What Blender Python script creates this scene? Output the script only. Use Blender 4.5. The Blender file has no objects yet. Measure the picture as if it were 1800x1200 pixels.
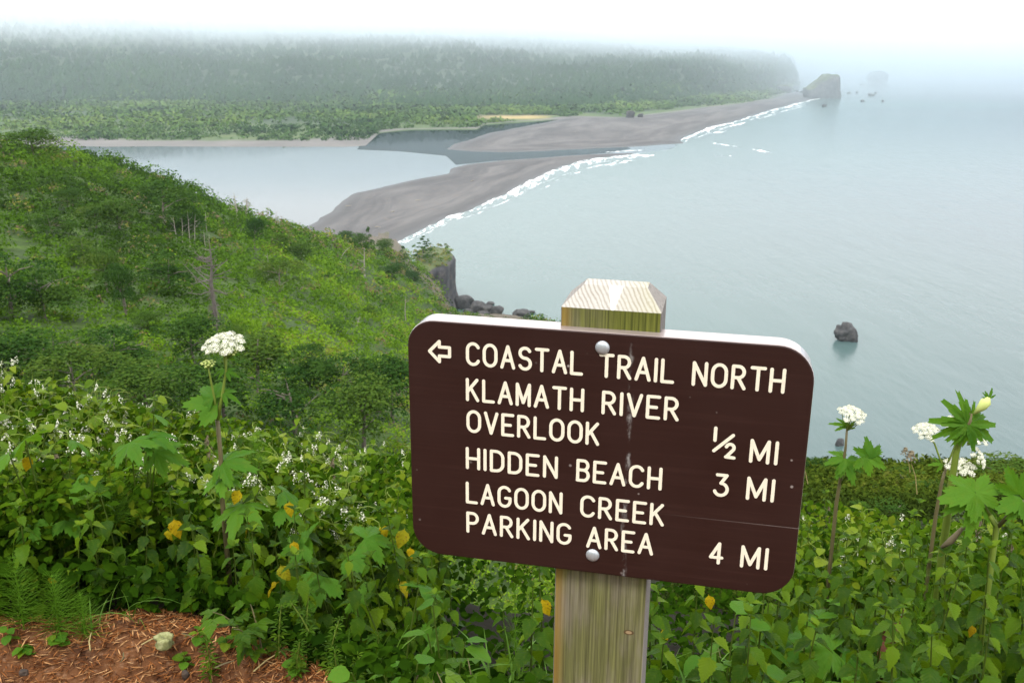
import bpy, math, random
import numpy as np
from mathutils import Vector, Matrix

R_ = math.radians
random.seed(11)
rng = np.random.default_rng(11)
scn = bpy.context.scene
COL = scn.collection

# ------------------------------------------------------------------ camera
F = 1748.0                       # focal length in pixels of the 1800 px wide photograph
PITCH = math.atan(540 / F)
CAM = np.array([0.0, 0.0, 1.6])
cd = bpy.data.cameras.new('camera')
cd.sensor_width = 36.0
cd.lens = F / 1800 * 36
cd.clip_start = 0.05
cd.clip_end = 40000
cd.dof.use_dof = True
cd.dof.focus_distance = 1.75
cd.dof.aperture_fstop = 22.0
cam = bpy.data.objects.new('camera', cd)
cam.location = CAM
cam.rotation_euler = (math.pi / 2 - PITCH, 0, 0)
COL.objects.link(cam)
scn.camera = cam

# ------------------------------------------------------------------ sky, sun, exposure
world = bpy.data.worlds.new('World')
scn.world = world
world.use_nodes = True
nt = world.node_tree
bg = nt.nodes['Background']
sky = nt.nodes.new('ShaderNodeTexSky')
sky.sky_type = 'NISHITA'
sky.sun_disc = False
SUN_EL, SUN_ROT = R_(58), R_(200)
sky.sun_elevation = SUN_EL
sky.sun_rotation = SUN_ROT
sky.altitude = 200
sky.dust_density = 4.0
sky.air_density = 1.0
hs = nt.nodes.new('ShaderNodeHueSaturation')     # an overcast: the colour of the clear sky is mostly veiled
hs.inputs['Saturation'].default_value = 0.22
nt.links.new(sky.outputs[0], hs.inputs['Color'])
ov = nt.nodes.new('ShaderNodeMix')                # and evened out by a closed cloud deck
ov.data_type = 'RGBA'
ov.inputs['Factor'].default_value = 0.75
ov.inputs[7].default_value = (9.9, 9.95, 10.0, 1)
nt.links.new(hs.outputs[0], ov.inputs[6])
nt.links.new(ov.outputs[2], bg.inputs['Color'])
bg.inputs['Strength'].default_value = 0.15
sd = bpy.data.lights.new('sun', 'SUN')
sd.energy = 1.5
sd.angle = R_(14)
sd.color = (1.0, 0.97, 0.92)
sun = bpy.data.objects.new('sun', sd)
COL.objects.link(sun)
sdir = Vector((math.sin(SUN_ROT) * math.cos(SUN_EL), math.cos(SUN_ROT) * math.cos(SUN_EL), math.sin(SUN_EL)))
sun.rotation_euler = sdir.to_track_quat('Z', 'Y').to_euler()
sun.location = (0, 0, 60)
scn.view_settings.view_transform = 'Standard'
scn.view_settings.look = 'None'
scn.view_settings.gamma = 1.0
scn.view_settings.use_curve_mapping = False
scn.view_settings.exposure = 0.75
scn.cycles.use_denoising = True
scn.cycles.max_bounces = 14
scn.cycles.diffuse_bounces = 3
scn.cycles.glossy_bounces = 3
scn.cycles.transmission_bounces = 3
scn.cycles.transparent_max_bounces = 8
scn.cycles.volume_bounces = 12
scn.cycles.sample_clamp_indirect = 6.0

SEA = -198.0

# ------------------------------------------------------------------ helpers: geometry of the view
RT = np.array([1.0, 0, 0])
UP = np.array([0, math.sin(PITCH), math.cos(PITCH)])
FW = np.array([0, math.cos(PITCH), -math.sin(PITCH)])


def ray(px, py):
    px, py = np.asarray(px, float), np.asarray(py, float)
    return ((px - 900) / F)[..., None] * RT + ((600 - py) / F)[..., None] * UP + FW


def at(px, py, D):
    """world point on the sight line of a photo pixel, D metres away along the ground"""
    d = ray(px, py)
    h = np.hypot(d[..., 0], d[..., 1])
    return CAM + d * (np.asarray(D, float) / h)[..., None]


def on_level(px, py, z=SEA):
    d = ray(px, py)
    t = (z - CAM[2]) / d[..., 2]
    return CAM + d * t[..., None]


def az_of(px, py):
    d = ray(px, py)
    return np.arctan2(d[..., 0], d[..., 1])


def hashn(ix, iy, iz, seed):
    n = (ix * 374761393 + iy * 668265263 + iz * 2147483647 + seed * 1274126177) & 0xffffffff
    n = ((n ^ (n >> 13)) * 1274126177) & 0xffffffff
    return ((n ^ (n >> 16)) & 0xffff) / 65535.0


def vnoise(p, seed=0):
    p = np.asarray(p, float)
    i = np.floor(p).astype(np.int64)
    f = p - i
    u = f * f * (3 - 2 * f)
    out = 0
    for dx in (0, 1):
        for dy in (0, 1):
            for dz in (0, 1):
                w = (u[..., 0] if dx else 1 - u[..., 0]) * (u[..., 1] if dy else 1 - u[..., 1]) * (u[..., 2] if dz else 1 - u[..., 2])
                out = out + w * hashn(i[..., 0] + dx, i[..., 1] + dy, i[..., 2] + dz, seed)
    return out


def fbm(p, octaves=4, seed=0):
    p = np.asarray(p, float)
    s, a, t = 0, 0.5, 0
    for o in range(octaves):
        s = s + a * vnoise(p * 2 ** o, seed + o)
        t += a
        a *= 0.5
    return s / t * 2 - 1


def p3(x, y, z=0.0):
    x = np.asarray(x, float)
    return np.stack([x, np.broadcast_to(y, x.shape), np.broadcast_to(z, x.shape)], -1)


# ------------------------------------------------------------------ helpers: meshes and objects
def mesh_np(name, V, Fc, mat=None, smooth=False, attr=None):
    """mesh from numpy arrays; Fc is (n,3) or (n,4); attr = {name: per vertex float}"""
    me = bpy.data.meshes.new(name)
    V = np.ascontiguousarray(V, np.float32)
    Fc = np.ascontiguousarray(Fc, np.int32)
    k = Fc.shape[1]
    me.vertices.add(len(V))
    me.vertices.foreach_set('co', V.ravel())
    me.loops.add(Fc.size)
    me.loops.foreach_set('vertex_index', Fc.ravel())
    me.polygons.add(len(Fc))
    me.polygons.foreach_set('loop_start', np.arange(0, Fc.size, k, dtype=np.int32))
    me.polygons.foreach_set('loop_total', np.full(len(Fc), k, np.int32))
    if smooth:
        me.polygons.foreach_set('use_smooth', np.ones(len(Fc), bool))
    for n, a in (attr or {}).items():
        at_ = me.attributes.new(n, 'FLOAT', 'POINT')
        at_.data.foreach_set('value', np.ascontiguousarray(a, np.float32))
    me.update(calc_edges=True)
    if mat:
        me.materials.append(mat)
    return me


class MB:
    """collects polygons"""
    def __init__(s):
        s.v, s.f, s.m = [], [], []

    def add(s, vs, fs, m=0):
        o = len(s.v)
        s.v += [tuple(map(float, v)) for v in vs]
        s.f += [tuple(i + o for i in f) for f in fs]
        s.m += [m] * len(fs)

    def tube(s, pts, rad, n=6, m=0, cap=True):
        pts = [Vector(p) for p in pts]
        rings = []
        t0 = (pts[1] - pts[0]).normalized()
        ref = Vector((0, 0, 1)) if abs(t0.z) < 0.9 else Vector((1, 0, 0))
        for i, p in enumerate(pts):
            t = (pts[min(i + 1, len(pts) - 1)] - pts[max(i - 1, 0)]).normalized()
            a = t.cross(ref)
            if a.length < 1e-6:
                a = t.orthogonal()
            a.normalize()
            b = t.cross(a)
            r = rad[i] if hasattr(rad, '__len__') else rad
            rings.append([p + (a * math.cos(k * 2 * math.pi / n) + b * math.sin(k * 2 * math.pi / n)) * r for k in range(n)])
        vs = [v for rg in rings for v in rg]
        fs = []
        for i in range(len(pts) - 1):
            for k in range(n):
                fs.append((i * n + k, i * n + (k + 1) % n, (i + 1) * n + (k + 1) % n, (i + 1) * n + k))
        if cap:
            fs.append(tuple(range(n - 1, -1, -1)))
            fs.append(tuple((len(pts) - 1) * n + k for k in range(n)))
        s.add(vs, fs, m)

    def mesh(s, name, mats, smooth=False):
        me = bpy.data.meshes.new(name)
        me.from_pydata(s.v, [], s.f)
        for m in (mats if isinstance(mats, (list, tuple)) else [mats]):
            me.materials.append(m)
        if any(s.m):
            me.polygons.foreach_set('material_index', s.m)
        if smooth:
            me.polygons.foreach_set('use_smooth', [True] * len(s.f))
        me.update()
        return me


def obj(name, me, parent=None, mat4=None, loc=None):
    o = bpy.data.objects.new(name, me)
    COL.objects.link(o)
    if parent is not None:
        o.parent = parent
    if mat4 is not None:
        o.matrix_basis = mat4
    elif loc is not None:
        o.location = loc
    return o


def tag(o, label, cat, group=None):
    o['label'] = label
    o['category'] = cat
    if group:
        o['group'] = group
    return o


def thing(name, label, cat, loc=(0, 0, 0), group=None):
    o = bpy.data.objects.new(name, None)
    o.empty_display_size = 0.1
    COL.objects.link(o)
    o.location = loc
    return tag(o, label, cat, group)


def struct(name, me):
    o = obj(name, me)
    o['kind'] = 'structure'
    return o


def stuff(name, me, parent=None):
    o = obj(name, me, parent)
    o['kind'] = 'stuff'
    return o


def frame(loc, y_axis, normal, scale=1.0, roll=0.0):
    """matrix with local Y along y_axis and local Z towards normal"""
    y = Vector(y_axis).normalized()
    z = Vector(normal)
    z = (z - y * z.dot(y))
    if z.length < 1e-5:
        z = y.orthogonal()
    z.normalize()
    x = y.cross(z)
    m = Matrix((x, y, z)).transposed().to_4x4()
    if roll:
        m = m @ Matrix.Rotation(roll, 4, 'Y')
    s = scale if hasattr(scale, '__len__') else (scale,) * 3
    m = Matrix.Translation(Vector(loc)) @ m @ Matrix.Diagonal((s[0], s[1], s[2], 1))
    return m


# ------------------------------------------------------------------ materials
def new_mat(name):
    m = bpy.data.materials.new(name)
    m.use_nodes = True
    t = m.node_tree
    b = t.nodes['Principled BSDF']
    return m, t, b


def N(t, kind, **kw):
    n = t.nodes.new(kind)
    for k, v in kw.items():
        if k in n.inputs:
            n.inputs[k].default_value = v
        else:
            setattr(n, k, v)
    return n


def ramp(t, fac, stops):
    r = t.nodes.new('ShaderNodeValToRGB')
    e = r.color_ramp.elements
    while len(e) < len(stops):
        e.new(0.5)
    for q, (p, c) in zip(e, stops):
        q.position = p
        q.color = c if len(c) == 4 else (*c, 1)
    t.links.new(fac, r.inputs[0])
    return r.outputs[0]


def mixc(t, fac, a, b, blend='MIX'):
    n = t.nodes.new('ShaderNodeMix')
    n.data_type = 'RGBA'
    n.blend_type = blend
    for s, v in ((0, fac), (6, a), (7, b)):
        if isinstance(v, bpy.types.NodeSocket):
            t.links.new(v, n.inputs[s])
        else:
            n.inputs[s].default_value = v if not isinstance(v, tuple) or len(v) == 4 else (*v, 1)
    return n.outputs[2]


def mth(t, op, a, b=None, c=None, clamp=False):
    n = t.nodes.new('ShaderNodeMath')
    n.operation = op
    n.use_clamp = clamp
    for i, v in enumerate((a, b, c)):
        if v is None:
            continue
        if isinstance(v, bpy.types.NodeSocket):
            t.links.new(v, n.inputs[i])
        else:
            n.inputs[i].default_value = v
    return n.outputs[0]


def smooth01(t, x, a, b):
    n = t.nodes.new('ShaderNodeMapRange')
    n.interpolation_type = 'SMOOTHSTEP'
    t.links.new(x, n.inputs[0])
    n.inputs[1].default_value = a
    n.inputs[2].default_value = b
    return n.outputs[0]


def coords(t, which='Object', scale=(1, 1, 1)):
    c = t.nodes.new('ShaderNodeTexCoord')
    mp = t.nodes.new('ShaderNodeMapping')
    mp.inputs['Scale'].default_value = scale
    t.links.new(c.outputs[which], mp.inputs[0])
    return mp.outputs[0]


def noise(t, vec, scale, detail=4, rough=0.55):
    n = N(t, 'ShaderNodeTexNoise', Scale=scale, Detail=detail, Roughness=rough)
    if vec is not None:
        t.links.new(vec, n.inputs['Vector'])
    return n.outputs[0]


def bump(t, b, h, strength=0.4, dist=0.01):
    n = N(t, 'ShaderNodeBump', Strength=strength, Distance=dist)
    t.links.new(h, n.inputs['Height'])
    t.links.new(n.outputs[0], b.inputs['Normal'])


def add_translucent(t, b, color, fac):
    tr = t.nodes.new('ShaderNodeBsdfTranslucent')
    if isinstance(color, bpy.types.NodeSocket):
        t.links.new(color, tr.inputs[0])
    else:
        tr.inputs[0].default_value = (*color, 1)
    mx = t.nodes.new('ShaderNodeMixShader')
    mx.inputs[0].default_value = fac
    t.links.new(b.outputs[0], mx.inputs[1])
    t.links.new(tr.outputs[0], mx.inputs[2])
    t.links.new(mx.outputs[0], t.nodes['Material Output'].inputs[0])


def leaf_material(name, stops, rough=0.42, veins=26.0, spots=None, fac=0.3, trans=(0.22, 0.36, 0.008)):
    """per leaf colour from its object's random value, side veins as fine relief"""
    m, t, b = new_mat(name)
    oi = t.nodes.new('ShaderNodeObjectInfo')
    c = ramp(t, oi.outputs['Random'], stops)
    tc = t.nodes.new('ShaderNodeTexCoord')
    sp = t.nodes.new('ShaderNodeSeparateXYZ')
    t.links.new(tc.outputs['Object'], sp.inputs[0])
    ax = mth(t, 'ABSOLUTE', sp.outputs[0])
    w = mth(t, 'SINE', mth(t, 'MULTIPLY', mth(t, 'SUBTRACT', sp.outputs[1], mth(t, 'MULTIPLY', ax, 0.9)), veins * 2.2))
    vein = mth(t, 'POWER', mth(t, 'MULTIPLY_ADD', w, 0.5, 0.5), 6.0)
    rib = smooth01(t, ax, 0.02, 0.0)
    vein = mth(t, 'MAXIMUM', vein, rib) if veins > 1 else noise(t, tc.outputs['Object'], 14.0, 3)
    c = mixc(t, mth(t, 'MULTIPLY', vein, 0.14), c, mixc(t, 0.5, c, (0.16, 0.24, 0.03)))
    n1 = noise(t, tc.outputs['Object'], 5.0, 3)
    c = mixc(t, smooth01(t, n1, 0.45, 0.75), c, mixc(t, 0.3, c, (0.12, 0.16, 0.01)))
    if spots:
        n2 = noise(t, tc.outputs['Object'], 7.0, 3)
        c = mixc(t, smooth01(t, n2, 0.60, 0.66), c, spots)
    t.links.new(c, b.inputs['Base Color'])
    b.inputs['Roughness'].default_value = rough
    b.inputs['Specular IOR Level'].default_value = 0.07
    bump(t, b, vein, 0.25, 0.015)
    add_translucent(t, b, mixc(t, 0.5, c, trans), fac)
    return m


def tint_material(name, stops, rough=0.6, fac=0.25, attr='tint', detail=None):
    m, t, b = new_mat(name)
    a = t.nodes.new('ShaderNodeAttribute')
    a.attribute_name = attr
    c = ramp(t, a.outputs['Fac'], stops)
    if detail:
        g = t.nodes.new('ShaderNodeNewGeometry')
        c = mixc(t, smooth01(t, noise(t, g.outputs['Position'], detail, 4), 0.35, 0.7), mixc(t, 0.45, c, (0.01, 0.02, 0.005)), c)
    t.links.new(c, b.inputs['Base Color'])
    b.inputs['Roughness'].default_value = rough
    b.inputs['Specular IOR Level'].default_value = 0.0
    if fac:
        add_translucent(t, b, c, fac)
    return m


def plain(name, col, rough=0.6, nscale=None, var=0.3, spec=0.3, metal=0.0, bmp=None):
    m, t, b = new_mat(name)
    b.inputs['Roughness'].default_value = rough
    b.inputs['Specular IOR Level'].default_value = spec
    b.inputs['Metallic'].default_value = metal
    if nscale:
        v = coords(t)
        n = noise(t, v, nscale, 5)
        c = mixc(t, n, tuple(x * (1 - var) for x in col), tuple(min(1, x * (1 + var)) for x in col))
        t.links.new(c, b.inputs['Base Color'])
        if bmp:
            bump(t, b, n, bmp[0], bmp[1])
    else:
        b.inputs['Base Color'].default_value = (*col, 1)
    return m


M = {}
GREEN = [(0.0, (0.012, 0.037, 0.003)), (0.4, (0.026, 0.070, 0.0035)), (0.75, (0.056, 0.118, 0.005)), (1.0, (0.115, 0.185, 0.008))]
M['leaf'] = leaf_material('nettle_leaf', GREEN)
M['bramble'] = leaf_material('bramble_leaf', [(0, (0.022, 0.060, 0.004)), (0.6, (0.048, 0.112, 0.005)), (1, (0.09, 0.165, 0.010))], 0.38, 18)
M['vine'] = leaf_material('vine_leaf', [(0, (0.050, 0.105, 0.006)), (0.6, (0.105, 0.175, 0.010)), (1, (0.17, 0.22, 0.018))], 0.4, 16)
M['palm'] = leaf_material('parsnip_leaf', [(0, (0.040, 0.125, 0.010)), (1, (0.075, 0.18, 0.014))], 0.42, 0, trans=(0.22, 0.42, 0.012), fac=0.35)
M['yellow'] = leaf_material('yellowed_leaf', [(0, (0.30, 0.20, 0.006)), (0.6, (0.36, 0.26, 0.005)), (1, (0.19, 0.20, 0.010))], 0.5, 14, spots=(0.12, 0.06, 0.01), fac=0.22, trans=(0.55, 0.33, 0.01))
M['dead'] = plain('withered_leaf', (0.10, 0.035, 0.018), 0.8, 20, 0.5)
M['grass'] = leaf_material('grass_blade', [(0, (0.06, 0.15, 0.02)), (1, (0.14, 0.26, 0.05))], 0.4, 3)
M['straw'] = plain('dry_straw', (0.30, 0.24, 0.10), 0.7)
M['stem'] = plain('plant_stem', (0.055, 0.085, 0.012), 0.5, 8, 0.4, spec=0.1)
M['stem_red'] = plain('reddish_stem', (0.12, 0.10, 0.045), 0.5, 9, 0.45)
M['stem_parsnip'] = plain('parsnip_stem', (0.14, 0.19, 0.03), 0.5, 6, 0.35, spec=0.15)
M['petal'] = plain('white_petal', (0.64, 0.64, 0.51), 0.6)
M['petal_green'] = plain('greenish_petal', (0.55, 0.62, 0.20), 0.6)
M['horsetail'] = plain('horsetail_needle', (0.060, 0.135, 0.008), 0.6, spec=0.05)
M['flower_brown'] = plain('faded_flower', (0.13, 0.105, 0.06), 0.7, 30, 0.4)
M['under'] = tint_material('undergrowth_leaf', [(0, (0.007, 0.021, 0.002)), (0.5, (0.021, 0.053, 0.003)), (0.85, (0.056, 0.108, 0.005)), (1, (0.105, 0.145, 0.010))], 0.45, 0.25)
HILL = [(0.0, (0.024, 0.052, 0.008)), (0.25, (0.050, 0.108, 0.009)), (0.5, (0.088, 0.172, 0.012)), (0.74, (0.150, 0.260, 0.014)), (0.86, (0.170, 0.170, 0.032)), (1.0, (0.150, 0.115, 0.075))]
M['scrub'] = tint_material('hillside_leaf', HILL, 0.6, 0.25)
M['slope'] = tint_material('slope_leaf', [(0, (0.018, 0.030, 0.006)), (0.4, (0.040, 0.066, 0.008)), (0.7, (0.080, 0.108, 0.012)), (1, (0.13, 0.115, 0.04))], 0.6, 0.2)
M['crown'] = None
M['far'] = tint_material('far_foliage', [(0, (0.012, 0.030, 0.014)), (0.4, (0.025, 0.055, 0.020)), (0.7, (0.075, 0.135, 0.030)), (1, (0.14, 0.19, 0.05))], 0.7, 0.0)
M['bark'] = plain('grey_bark', (0.17, 0.14, 0.12), 0.85, 3, 0.4)
M['deadwood'] = plain('bleached_wood', (0.25, 0.225, 0.19), 0.85, 2, 0.35)
M['snag'] = plain('dead_bark', (0.125, 0.108, 0.098), 0.9, 2, 0.45)


def crown_material():
    m, t, b = new_mat('tree_leaf')
    a = t.nodes.new('ShaderNodeAttribute')
    a.attribute_name = 'tint'
    oi = t.nodes.new('ShaderNodeObjectInfo')
    f = mth(t, 'ADD', mth(t, 'MULTIPLY', a.outputs['Fac'], 0.45), mth(t, 'MULTIPLY', oi.outputs['Random'], 0.5))
    c = ramp(t, f, [(0, (0.018, 0.046, 0.012)), (0.35, (0.032, 0.075, 0.014)), (0.7, (0.060, 0.110, 0.018)), (1, (0.105, 0.140, 0.024))])
    t.links.new(c, b.inputs['Base Color'])
    b.inputs['Roughness'].default_value = 0.7
    b.inputs['Specular IOR Level'].default_value = 0.0
    add_translucent(t, b, c, 0.25)
    return m


M['crown'] = crown_material()


def ground_material():
    m, t, b = new_mat('bank_and_hillside')
    a = t.nodes.new('ShaderNodeAttribute')
    a.attribute_name = 'litter'
    g = t.nodes.new('ShaderNodeNewGeometry')
    pos = g.outputs['Position']
    n = noise(t, pos, 14.0, 6, 0.65)
    n2 = noise(t, pos, 60.0, 4, 0.6)
    lit = ramp(t, n, [(0.25, (0.035, 0.015, 0.008)), (0.5, (0.105, 0.043, 0.017)), (0.68, (0.14, 0.060, 0.024)), (0.85, (0.21, 0.11, 0.05))])
    lit = mixc(t, smooth01(t, n2, 0.5, 0.75), lit, (0.20, 0.11, 0.06))
    n3 = noise(t, pos, 0.22, 6, 0.7)
    soil = ramp(t, n3, [(0.3, (0.016, 0.024, 0.008)), (0.5, (0.035, 0.065, 0.012)), (0.7, (0.07, 0.12, 0.015))])
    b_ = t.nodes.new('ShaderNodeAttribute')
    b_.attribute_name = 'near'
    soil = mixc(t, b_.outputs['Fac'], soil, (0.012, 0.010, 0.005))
    c = t.nodes.new('ShaderNodeAttribute')
    c.attribute_name = 'bare'
    rk = ramp(t, noise(t, pos, 0.5, 6, 0.7), [(0.3, (0.05, 0.045, 0.04)), (0.55, (0.13, 0.11, 0.085)), (0.75, (0.20, 0.17, 0.11))])
    soil = mixc(t, c.outputs['Fac'], soil, rk)
    t.links.new(mixc(t, a.outputs['Fac'], soil, lit), b.inputs['Base Color'])
    b.inputs['Roughness'].default_value = 0.9
    b.inputs['Specular IOR Level'].default_value = 0.15
    bump(t, b, mth(t, 'ADD', n, mth(t, 'MULTIPLY', n2, 0.4)), 0.5, 0.02)
    return m


M['ground'] = ground_material()


def rock_material(name, lo, mid, hi, scale, green=0.0):
    m, t, b = new_mat(name)
    g = t.nodes.new('ShaderNodeNewGeometry')
    n = noise(t, g.outputs['Position'], scale, 8, 0.65)
    c = ramp(t, n, [(0.3, lo), (0.5, mid), (0.72, hi)])
    if green:
        s = t.nodes.new('ShaderNodeSeparateXYZ')
        t.links.new(g.outputs['Normal'], s.inputs[0])
        k = smooth01(t, mth(t, 'ADD', s.outputs[2], mth(t, 'MULTIPLY', n, 0.4)), 0.75, 1.0)
        c = mixc(t, mth(t, 'MULTIPLY', k, green), c, (0.075, 0.10, 0.025))
    t.links.new(c, b.inputs['Base Color'])
    b.inputs['Roughness'].default_value = 0.8
    bump(t, b, n, 0.8, 0.6 / scale * 0.3)
    return m


M['rock'] = rock_material('sea_rock', (0.018, 0.018, 0.020), (0.042, 0.041, 0.042), (0.085, 0.08, 0.075), 0.35)
M['rock_green'] = rock_material('mossy_sea_rock', (0.03, 0.03, 0.033), (0.06, 0.06, 0.06), (0.11, 0.10, 0.09), 0.06, 0.7)
M['cliff'] = rock_material('cliff_rock', (0.020, 0.020, 0.026), (0.048, 0.046, 0.052), (0.12, 0.10, 0.085), 0.16, 0.9)


M['clod'] = rock_material('dark_earth', (0.010, 0.007, 0.005), (0.03, 0.018, 0.011), (0.07, 0.042, 0.025), 60)


def sand_material():
    m, t, b = new_mat('grey_sand')
    g = t.nodes.new('ShaderNodeNewGeometry')
    mp = N(t, 'ShaderNodeMapping', Scale=(0.012, 0.004, 1))
    mp.inputs['Rotation'].default_value = (0, 0, R_(-32))
    t.links.new(g.outputs['Position'], mp.inputs[0])
    n = noise(t, mp.outputs[0], 1.0, 6, 0.6)
    c = ramp(t, n, [(0.25, (0.050, 0.049, 0.050)), (0.45, (0.080, 0.077, 0.078)), (0.62, (0.125, 0.119, 0.116)), (0.8, (0.105, 0.107, 0.113))])
    n2 = noise(t, g.outputs['Position'], 0.09, 5, 0.7)
    c = mixc(t, smooth01(t, n2, 0.5, 0.8), c, (0.125, 0.108, 0.096))
    a = t.nodes.new('ShaderNodeAttribute')
    a.attribute_name = 'wet'
    c = mixc(t, a.outputs['Fac'], c, (0.036, 0.034, 0.034))
    t.links.new(c, b.inputs['Base Color'])
    r = mth(t, 'MULTIPLY_ADD', a.outputs['Fac'], -0.45, 0.9)
    t.links.new(r, b.inputs['Roughness'])
    b.inputs['Specular IOR Level'].default_value = 0.3
    return m


M['sand'] = sand_material()


def water_material(name, base, rough, waves, deep=None):
    m, t, b = new_mat(name)
    g = t.nodes.new('ShaderNodeNewGeometry')
    pos = g.outputs['Position']
    if deep:
        a = t.nodes.new('ShaderNodeAttribute')
        a.attribute_name = 'shallow'
        mp0 = N(t, 'ShaderNodeMapping', Scale=(0.0022, 0.0009, 1))
        mp0.inputs['Rotation'].default_value = (0, 0, R_(-25))
        t.links.new(pos, mp0.inputs[0])
        n0 = noise(t, mp0.outputs[0], 1.0, 4)
        f = mth(t, 'ADD', a.outputs['Fac'], mth(t, 'MULTIPLY_ADD', n0, 0.5, -0.25), clamp=True)
        t.links.new(mixc(t, f, deep, base), b.inputs['Base Color'])
    else:
        b.inputs['Base Color'].default_value = (*base, 1)
    b.inputs['Roughness'].default_value = rough
    b.inputs['IOR'].default_value = 1.33
    b.inputs['Specular IOR Level'].default_value = 0.42 if deep else 0.5
    h = None
    for sx, sy, rot, amp in waves:
        mp = N(t, 'ShaderNodeMapping', Scale=(sx, sy, 1))
        mp.inputs['Rotation'].default_value = (0, 0, R_(rot))
        t.links.new(pos, mp.inputs[0])
        n = mth(t, 'MULTIPLY', noise(t, mp.outputs[0], 1.0, 3, 0.55), amp)
        h = n if h is None else mth(t, 'ADD', h, n)
    bump(t, b, h, 1.0, 1.0)
    return m


M['sea'] = water_material('sea_water', (0.070, 0.118, 0.112), 0.22, [(0.04, 0.012, 28, 1.0), (0.16, 0.06, 10, 0.22), (0.5, 0.22, 35, 0.07)], deep=(0.044, 0.066, 0.076))
M['river'] = water_material('river_water', (0.022, 0.038, 0.042), 0.03, [(0.03, 0.008, 5, 0.05), (0.25, 0.1, 20, 0.006)])


def foam_material():
    m, t, b = new_mat('sea_foam')
    g = t.nodes.new('ShaderNodeNewGeometry')
    n = noise(t, g.outputs['Position'], 0.12, 5, 0.7)
    t.links.new(ramp(t, n, [(0.3, (0.62, 0.68, 0.68)), (0.6, (0.85, 0.87, 0.87))]), b.inputs['Base Color'])
    b.inputs['Roughness'].default_value = 0.8
    mp = N(t, 'ShaderNodeMapping', Scale=(0.10, 0.035, 1))
    mp.inputs['Rotation'].default_value = (0, 0, R_(-35))
    t.links.new(g.outputs['Position'], mp.inputs[0])
    n2 = noise(t, mp.outputs[0], 1.0, 6, 0.75)
    t.links.new(smooth01(t, n2, 0.40, 0.56), b.inputs['Alpha'])
    return m


M['foam'] = foam_material()

# ------------------------------------------------------------------ the near bank and the hillside: one lofted sheet
# each column: photo x, then (distance, height) of twelve stations from the trail to below the sea


def zy(px, py, D):
    return float(at(px, py, D)[2])


def column(px, az, edge, zs, y6, D7, y7, D8, y8, D9, y9):
    """zs: ground heights at the distances edge, edge+.7, 4.5, 12, 35"""
    c = [(0.25, 0.02), (edge, 0.0), (edge + 0.7, zs[0]), (4.5, zs[1]), (12.0, zs[2]), (35.0, zs[3]),
         (80.0, zy(px, y6, 80.0)), (D7, zy(px, y7, D7)), (D8, zy(px, y8, D8)), (D9, zy(px, y9, D9))]
    z9 = c[-1][1]
    c += [(D9 * 1.06 + 8, z9 - 4 - 0.55 * (D9 * 0.06 + 8)), (D9 * 1.6 + 150, SEA - 8)]
    return (az if az is not None else float(az_of(px, 450)), c)


LEFT = (-0.26, -0.75, -5.0, -16.0)
cols = []
for a, dz in ((-180, 60), (-120, 60), (-75, 20)):
    cols.append((R_(a), [(0.25, 0.02), (2.6, 0.05), (3.4, 0.2), (4.5, 0.6), (12, 3), (35, 8), (80, 12 + dz * .3), (170, 10 + dz), (300, dz), (380, dz - 10), (420, dz - 40), (800, SEA - 8)]))
cols += [
    column(-700, None, 2.95, (-0.2, -0.6, -4, -13), 700, 170, 460, 300, 300, 350, 205),
    column(-200, None, 2.90, (-0.25, -0.68, -4.6, -15), 690, 170, 465, 300, 315, 370, 230),
    column(0, None, 2.76, LEFT, 690, 170, 470, 300, 325, 380, 249),
    column(100, None, 2.73, LEFT, 695, 170, 480, 300, 340, 395, 268),
    column(200, None, 2.68, LEFT, 700, 170, 490, 300, 360, 410, 292),
    column(300, None, 2.58, (-0.3, -0.8, -5.2, -16.5), 705, 170, 505, 300, 385, 430, 322),
    column(400, None, 2.42, (-0.3, -0.85, -5.4, -17), 712, 172, 520, 305, 420, 450, 366),
    column(480, None, 2.34, (-0.32, -0.9, -5.5, -18), 720, 178, 545, 320, 448, 495, 394),
    column(560, None, 2.18, (-0.34, -0.95, -5.7, -19), 735, 185, 570, 340, 480, 545, 418),
    column(620, None, 2.05, (-0.36, -1.0, -6, -20), 748, 195, 598, 360, 510, 600, 430),
    column(690, None, 2.0, (-0.38, -1.05, -6, -21), 765, 205, 630, 385, 552, 655, 448),
    column(735, None, 1.95, (-0.40, -1.1, -6.2, -22), 785, 215, 655, 400, 580, 695, 472),
    column(770, None, 1.95, (-0.42, -1.15, -6.5, -23), 800, 222, 672, 410, 600, 715, 500),
    column(800, None, 1.9, (-0.44, -1.2, -6.5, -24), 815, 230, 690, 420, 618, 728, 546),
    column(860, None, 1.9, (-0.46, -1.25, -6.5, -24), 840, 235, 715, 425, 645, 722, 551),
    column(960, None, 1.9, (-0.5, -1.3, -6, -22), 880, 240, 760, 420, 690, 650, 566),
    column(1080, None, 1.9, (-0.5, -1.35, -5.5, -18), 920, 230, 800, 380, 730, 500, 636),
]
for px, s in ((1250, -0.5), (1440, -0.0), (1620, 0.0), (1800, 0.2), (2300, 0.6)):
    cols.append((float(az_of(px, 700)), [(0.25, 0.02), (1.9, 0.0), (2.7, -0.45), (4.5, -1.30), (12.0, zy(px, 842, 12.0) - .35), (26.0, zy(px, 806, 26.0) - .5), (60, -33 + s), (120, -75), (200, -130), (320, SEA + 1), (345, SEA - 4), (500, SEA - 10)]))
cols.append((R_(75), [(0.25, 0.02), (2.2, 0.0), (3, -0.3), (4.5, -0.9), (12, -4), (26, -9), (60, -25), (120, -60), (200, -110), (340, SEA + 2), (360, SEA - 4), (500, SEA - 10)]))
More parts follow.
